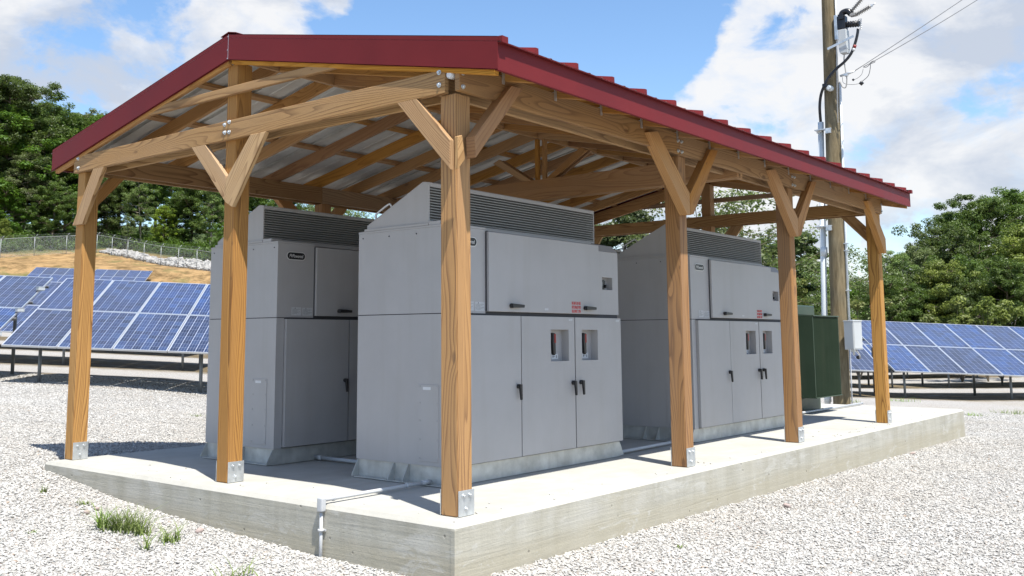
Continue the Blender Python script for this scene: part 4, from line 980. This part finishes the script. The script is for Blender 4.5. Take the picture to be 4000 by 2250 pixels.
for kd,u,v,D,wd,lb in (('round',3330,1090,85,1.2,'distant dark tree right beside the utility pole'),('sparse',3400,950,48,1.0,'wispy birch-like tree directly left of the last post'),
    ('slim',3500,950,50,1.0,'olive green tree directly right of the last post'),('slim',3590,930,52,1.0,'pale-stemmed olive tree second to the right of the last post'),('round',3655,870,58,.95,'mid green tree stepping up toward the tall right trees'),
    ('tall',3735,800,60,1.0,'tall dark green tree left of the highest right crown'),('tall',3830,740,60,1.05,'tall dark green tree with the knobbly crown near the right edge'),('tall',3965,715,62,1.1,'tall dark green tree cut by the right edge of the photo'),
    ('yellow',3990,870,50,1.1,'yellow green tree at the right edge in front of the tall trees'),('tall',4120,690,62,1.3,'tall dark green tree just outside the right edge'),
    ('yellow',3660,1010,48,1.1,'low yellow green tree above the right solar tables'),('round',3800,1000,50,1.1,'low green tree below the tall right crowns'),('round',3920,1010,48,1.1,'low green tree near the right edge above the solar tables'),
    ('round',3470,1080,48,1.1,'low green tree behind the last post'),('round',3560,1060,50,1.1,'low dark green tree right of the last post'),('round',3350,1110,58,1.2,'low green tree between the utility pole and the last post'),('round',3720,1090,47,1.0,'lowest green tree above the middle of the right solar tables')):
    tree(kd,u,v,D,lb,RF,wd)
# undergrowth: one mass of low leafy growth at the foot of the woods
def undergrowth():
    cs=[];rs=[]
    g=np.random.default_rng(4)
    for u,D,h,n in ((0,104,1.6,0),):
        pass
    for i in range(520):
        u=g.uniform(-200,1500); D=np.interp(u,[-200,0,378,843,1500],[97,100,108,97,84])+g.uniform(0,10)
        if 380<u<900: D+=4
        p=at(u,1000,D); z=g1(p.x,p.y); h=g.uniform(.4,2.0); cs.append((p.x,p.y,z+h*.5)); rs.append(h*.75)
    for i in range(420):
        u=g.uniform(2000,4200); D=54+g.uniform(0,9); p=at(u,1250,D); z=g1(p.x,p.y); h=g.uniform(.5,2.2); cs.append((p.x,p.y,z+h*.5)); rs.append(h*.8)
    v,f,sh=leaves(cs,rs,190,.11,.8,77); me=mesh_from('undergrowth',v,f,sh,'leaf'); o=bpy.data.objects.new('undergrowth',me); C.objects.link(o); tag(o,'low leafy growth along the foot of the woods','undergrowth',kind='stuff')
undergrowth()
def bush(u,v,D,h,label,mat='leafy'):
    p=at(u,v,D); z=g1(p.x,p.y); g=np.random.default_rng(int(u)); cs=[(g.normal(0,.35*h*.5),g.normal(0,.35*h*.5),h*(.25+.75*g.random())) for _ in range(14)]
    t=thing('sapling',(p.x,p.y,z),label,'sapling','bright saplings behind the right solar tables'); vv,f,sh=leaves(cs,[.30]*14,150,.07,.8,int(u)); me=mesh_from('foliage',vv,f,sh,mat); o=bpy.data.objects.new('foliage',me); C.objects.link(o); o.parent=t
    bm=bmesh.new(); 
    for c in cs[:6]: tube(bm,[(0,0,0),V(c)*.5+V((0,0,.1)),c],[.03,.02,.008],5,False)
    fin('stem',bm,'bark',t)
bush(3745,1255,38,3.0,'bright green sapling above the right solar table, left one'); bush(3845,1250,38,3.35,'bright green sapling above the right solar table, middle and largest'); bush(3900,1255,39,3.2,'bright green sapling above the right solar table, right one'); bush(3345,1230,40,3.3,'bright green sapling beside the utility pole')

# ------------------------------------------------------------------ weeds, rocks, litter
def tuft(x,y,n,L,spread,label,mat='grass',name='grass_tuft',cat='grass tuft',group='weeds growing through the gravel',up_=.9):
    g=np.random.default_rng(int(abs(x*1000)+abs(y*77))+n); z=g1(x,y); V_=[];F_f=[]; S=[]
    for i in range(n):
        a=g.uniform(0,6.28); l=L*g.uniform(.35,1.1); b=np.array([g.normal(0,spread*.4),g.normal(0,spread*.4),0]); d=np.array([math.cos(a),math.sin(a),0]); sp=g.uniform(.3,1.1); w_=.0042*g.uniform(.7,1.5); pr=np.array([-d[1],d[0],0])*w_
        k=len(V_); pts=[b+d*l*sp*t*t*.9+d*l*sp*.25*t+np.array([0,0,up_*l*(t-.42*sp*t*t)]) for t in (0,.33,.66,1)]
        for j,p in enumerate(pts):
            ww=pr*(1-.9*j/3); V_+= [p-ww,p+ww]
        for j in range(3): F_f.append([k+2*j,k+2*j+1,k+2*j+3,k+2*j+2])
        S+=[g.random()]*8
    me=mesh_from(name,np.array(V_),np.array(F_f),np.array(S),mat); o=bpy.data.objects.new(name,me); C.objects.link(o); o.location=(x,y,z); tag(o,label,cat,group); return o
def gp(u,v):
    p=hit(u,v,2,-.25)
    for _ in range(6): p=hit(u,v,2,g1(p.x,p.y))
    return p
for (u,v,n,L,sp,lb) in ((470,2075,170,.27,.15,'largest green grass tuft in the gravel left of the pad'),(400,2065,60,.23,.07,'spiky left half of the large grass clump'),(545,2090,70,.22,.08,'right half of the large grass clump'),(660,2120,50,.20,.10,'thin grass tuft nearer the camera below the large clump'),(575,2150,14,.26,.03,'few upright blades left of the thin grass tuft'),
    (330,1975,30,.08,.06,'small grass tuft between the large clump and the far pad corner'),(172,1925,22,.10,.04,'smallest wispy grass tuft near the far left pad corner'),(930,2262,22,.18,.14,'grass tuft at the bottom edge of the photo'),(125,2085,14,.04,.03,'tiny green sprig at the far left of the gravel'),
    (2655,2142,18,.045,.04,'tiny green sprig in the gravel in front of the pad'),(3960,1618,120,.16,.5,'low weeds at the right edge beyond the pad corner'),(3800,1625,60,.12,.25,'sparse dry weeds just beyond the far pad corner'),(770,1627,40,.07,.12,'low green weed patch behind the first post'),(3520,1568,70,.16,.4,'dry weeds behind the last post'),(3330,1572,40,.14,.3,'dry weeds between the utility pole and the last post')):
    p=gp(u,v); tuft(p.x,p.y,n,L,sp,lb)
def rock(u,v,s,label,mat='rock'):
    p=gp(u,v); bm=bmesh.new(); bmesh.ops.create_icosphere(bm,subdivisions=2,radius=1); g=random.Random(int(u))
    for vv in bm.verts: vv.co=V((vv.co.x*s[0],vv.co.y*s[1],vv.co.z*s[2]))*g.uniform(.86,1.1)
    o=fin('rock',bm,mat,None,True); o.location=(p.x,p.y,p.z+s[2]*.4+.01); o.rotation_euler=(.2,.3,g.uniform(0,3)); tag(o,label,'rock','odd stones lying on the gravel')
rock(3075,1985,(.055,.03,.022),'smooth mauve oblong stone on the right gravel'); rock(340,2040-30,(.03,.02,.018),'reddish flat stone near the small grass tuft'); rock(378,1997,(.035,.022,.018),'pinkish stone above the large grass clump'); rock(333,1873,(.045,.03,.03),'brown stone against the pad near its far left end')
rock(778,2083,(.035,.025,.02),'tan stone below the pad left of the riser conduit'); rock(822,2023,(.05,.02,.015),'flat pale brown stone against the pad side'); rock(1590,1990-10,(.001,.001,.001),'x') if False else None
rock(3480,1778,(.03,.025,.022),'brown stone beside the pad near its far right end'); rock(3565,1777,(.04,.025,.018),'reddish stone in the gravel below the far pad corner')
for (u,v,n,lb) in ((2760,1972,34,'little heap of brown leaves against the pad'),(3765,1948,30,'scattered tan leaves on the right gravel'),(2900,2062,10,'small red brown leaf scrap in front of the pad')):
    p=gp(u,v); tuft(p.x,p.y,n,.035,.06,lb,'dead','dry_leaves','dry leaves','bits of leaf litter on the gravel',.5)

# ------------------------------------------------------------------ world, sun, camera
def world():
    wd=bpy.data.worlds.new('World'); bpy.context.scene.world=wd; wd.use_nodes=True
    g=G.__new__(G); g.t=wd.node_tree; g.t.nodes.clear()
    sun=V((-.175,-.409,1)).normalized(); el=math.asin(sun.z)
    sky=g.n('ShaderNodeTexSky',sky_type='NISHITA',sun_disc=False,sun_elevation=el,sun_rotation=math.atan2(sun.x,sun.y),altitude=200,air_density=1.0,dust_density=.6,ozone_density=1.6)
    tc=g.n('ShaderNodeTexCoord').outputs['Generated']
    dirn=g.n('ShaderNodeVectorMath',{0:tc},operation='NORMALIZE').outputs[0]
    warp=g.noise(dirn,5.,4,.6,out=1)
    wv=g.n('ShaderNodeVectorMath',{0:warp,1:(.5,.5,.5)},operation='SUBTRACT').outputs[0]
    dw=g.n('ShaderNodeVectorMath',{0:dirn,1:g.n('ShaderNodeVectorMath',{0:wv,'Scale':.16},operation='SCALE').outputs[0]},operation='ADD').outputs[0]
    dw=g.n('ShaderNodeVectorMath',{0:dw},operation='NORMALIZE').outputs[0]
    f1=g.noise(g.map(dirn,(1,1,1.5)),9.,9,.6,.25); 
    blobs=[(30,130,230,.9),(-150,260,300,.9),(700,220,260,1.0),(900,330,240,.9),(560,60,300,.45),(950,-60,420,.8),(1380,-20,70,.5),(1050,120,160,.35),(300,380,120,.25),(250,150,110,.35),
           (3060,330,280,1.0),(3350,120,260,1.0),(2700,60,200,-.8),(2780,200,120,-.4),(290,130,120,-.55),(190,20,90,-.3),(2850,520,330,.9),(3300,560,420,1.0),(3750,480,420,1.0),(3100,60,180,.8),(3650,250,150,.35),(3950,150,90,.7),(3500,860,500,1.0),(3950,750,420,.9),(3000,850,420,.8),(2500,830,200,.45),
           (3850,60,130,-.5),(3480,60,60,-.5),(2000,200,600,-.3),(2300,250,350,-.5),(250,420,200,-.8),(480,430,120,-.3),(100,480,150,-.3),(2600,420,160,-.45),(2450,640,200,-.3)]
    acc=0.
    for u,v,r,w_ in blobs:
        d=ray(u,v).normalized(); rr=r/F_
        dot=g.n('ShaderNodeVectorMath',{0:dw,1:tuple(d)},operation='DOT_PRODUCT').outputs['Value']
        e=g.math('EXPONENT',g.math('MULTIPLY',g.math('SUBTRACT',dot,1.),2./(rr*rr)*.9))
        acc=g.math('MULTIPLY_ADD',e,w_,acc)
    # elsewhere in the sky: ordinary scattered cloud
    fd=tuple(fw.normalized()); away=g.n('ShaderNodeVectorMath',{0:dirn,1:fd},operation='DOT_PRODUCT').outputs['Value']
    aw=g.ramp(away,[(.45,.22),(.72,0.)])
    acc=g.math('MINIMUM',acc,.68)
    s=g.math('ADD',g.math('ADD',acc,aw),g.math('MULTIPLY',g.math('SUBTRACT',f1,.5),2.6))
    mask=g.ramp(s,[(.24,0.),(.36,.30),(.50,.80),(.72,1.)])
    shade=g.noise(g.map(dirn,(1,1,2.2),loc=(0,0,.03)),6.,6,.6,.3)
    cc=g.mix(g.ramp(shade,[(.40,0.),(.58,1.)]),(.62,.68,.79,1),(.98,.98,.985,1))
    skyc=g.n('ShaderNodeVectorMath',{0:sky.outputs[0],'Scale':SKY},operation='SCALE').outputs[0]
    skyc=g.n('ShaderNodeHueSaturation',{'Saturation':1.12,'Value':1.,'Color':skyc}).outputs[0]
    cs=g.n('ShaderNodeVectorMath',{0:cc,'Scale':CLD},operation='SCALE').outputs[0]
    fac=g.math('MULTIPLY',mask,.95)
    col=g.mix(fac,skyc,cs)
    bg=g.n('ShaderNodeBackground',{'Color':col,'Strength':1.}).outputs[0]
    g.n('ShaderNodeOutputWorld',{'Surface':bg})
    L=bpy.data.lights.new('sun','SUN'); L.energy=SUN; L.angle=R(.53); L.color=(1,.955,.88); o=bpy.data.objects.new('sun',L); C.objects.link(o)
    o.rotation_euler=sun.to_track_quat('Z','Y').to_euler(); o.location=(0,-5,12)
SKY=.126; CLD=.56; SUN=5.0; EXPO=.80
world()
cam=bpy.data.cameras.new('camera'); co=bpy.data.objects.new('camera',cam); C.objects.link(co)
m=Matrix((rt,up,-fw)).transposed().to_4x4(); m.translation=CAM; co.matrix_world=m
cam.sensor_width=36; cam.sensor_fit='HORIZONTAL'; cam.lens=F_/4000*36; cam.shift_x=(2000-PX)/4000; cam.shift_y=-(1125-PY)/4000; cam.clip_start=.05; cam.clip_end=2500
S=bpy.context.scene; S.camera=co
S.view_settings.view_transform='Standard'; S.view_settings.look='None'; S.view_settings.exposure=EXPO; S.view_settings.gamma=1
S.render.resolution_x=1024; S.render.resolution_y=576
S.cycles.max_bounces=6; S.cycles.transparent_max_bounces=10; S.cycles.use_denoising=True
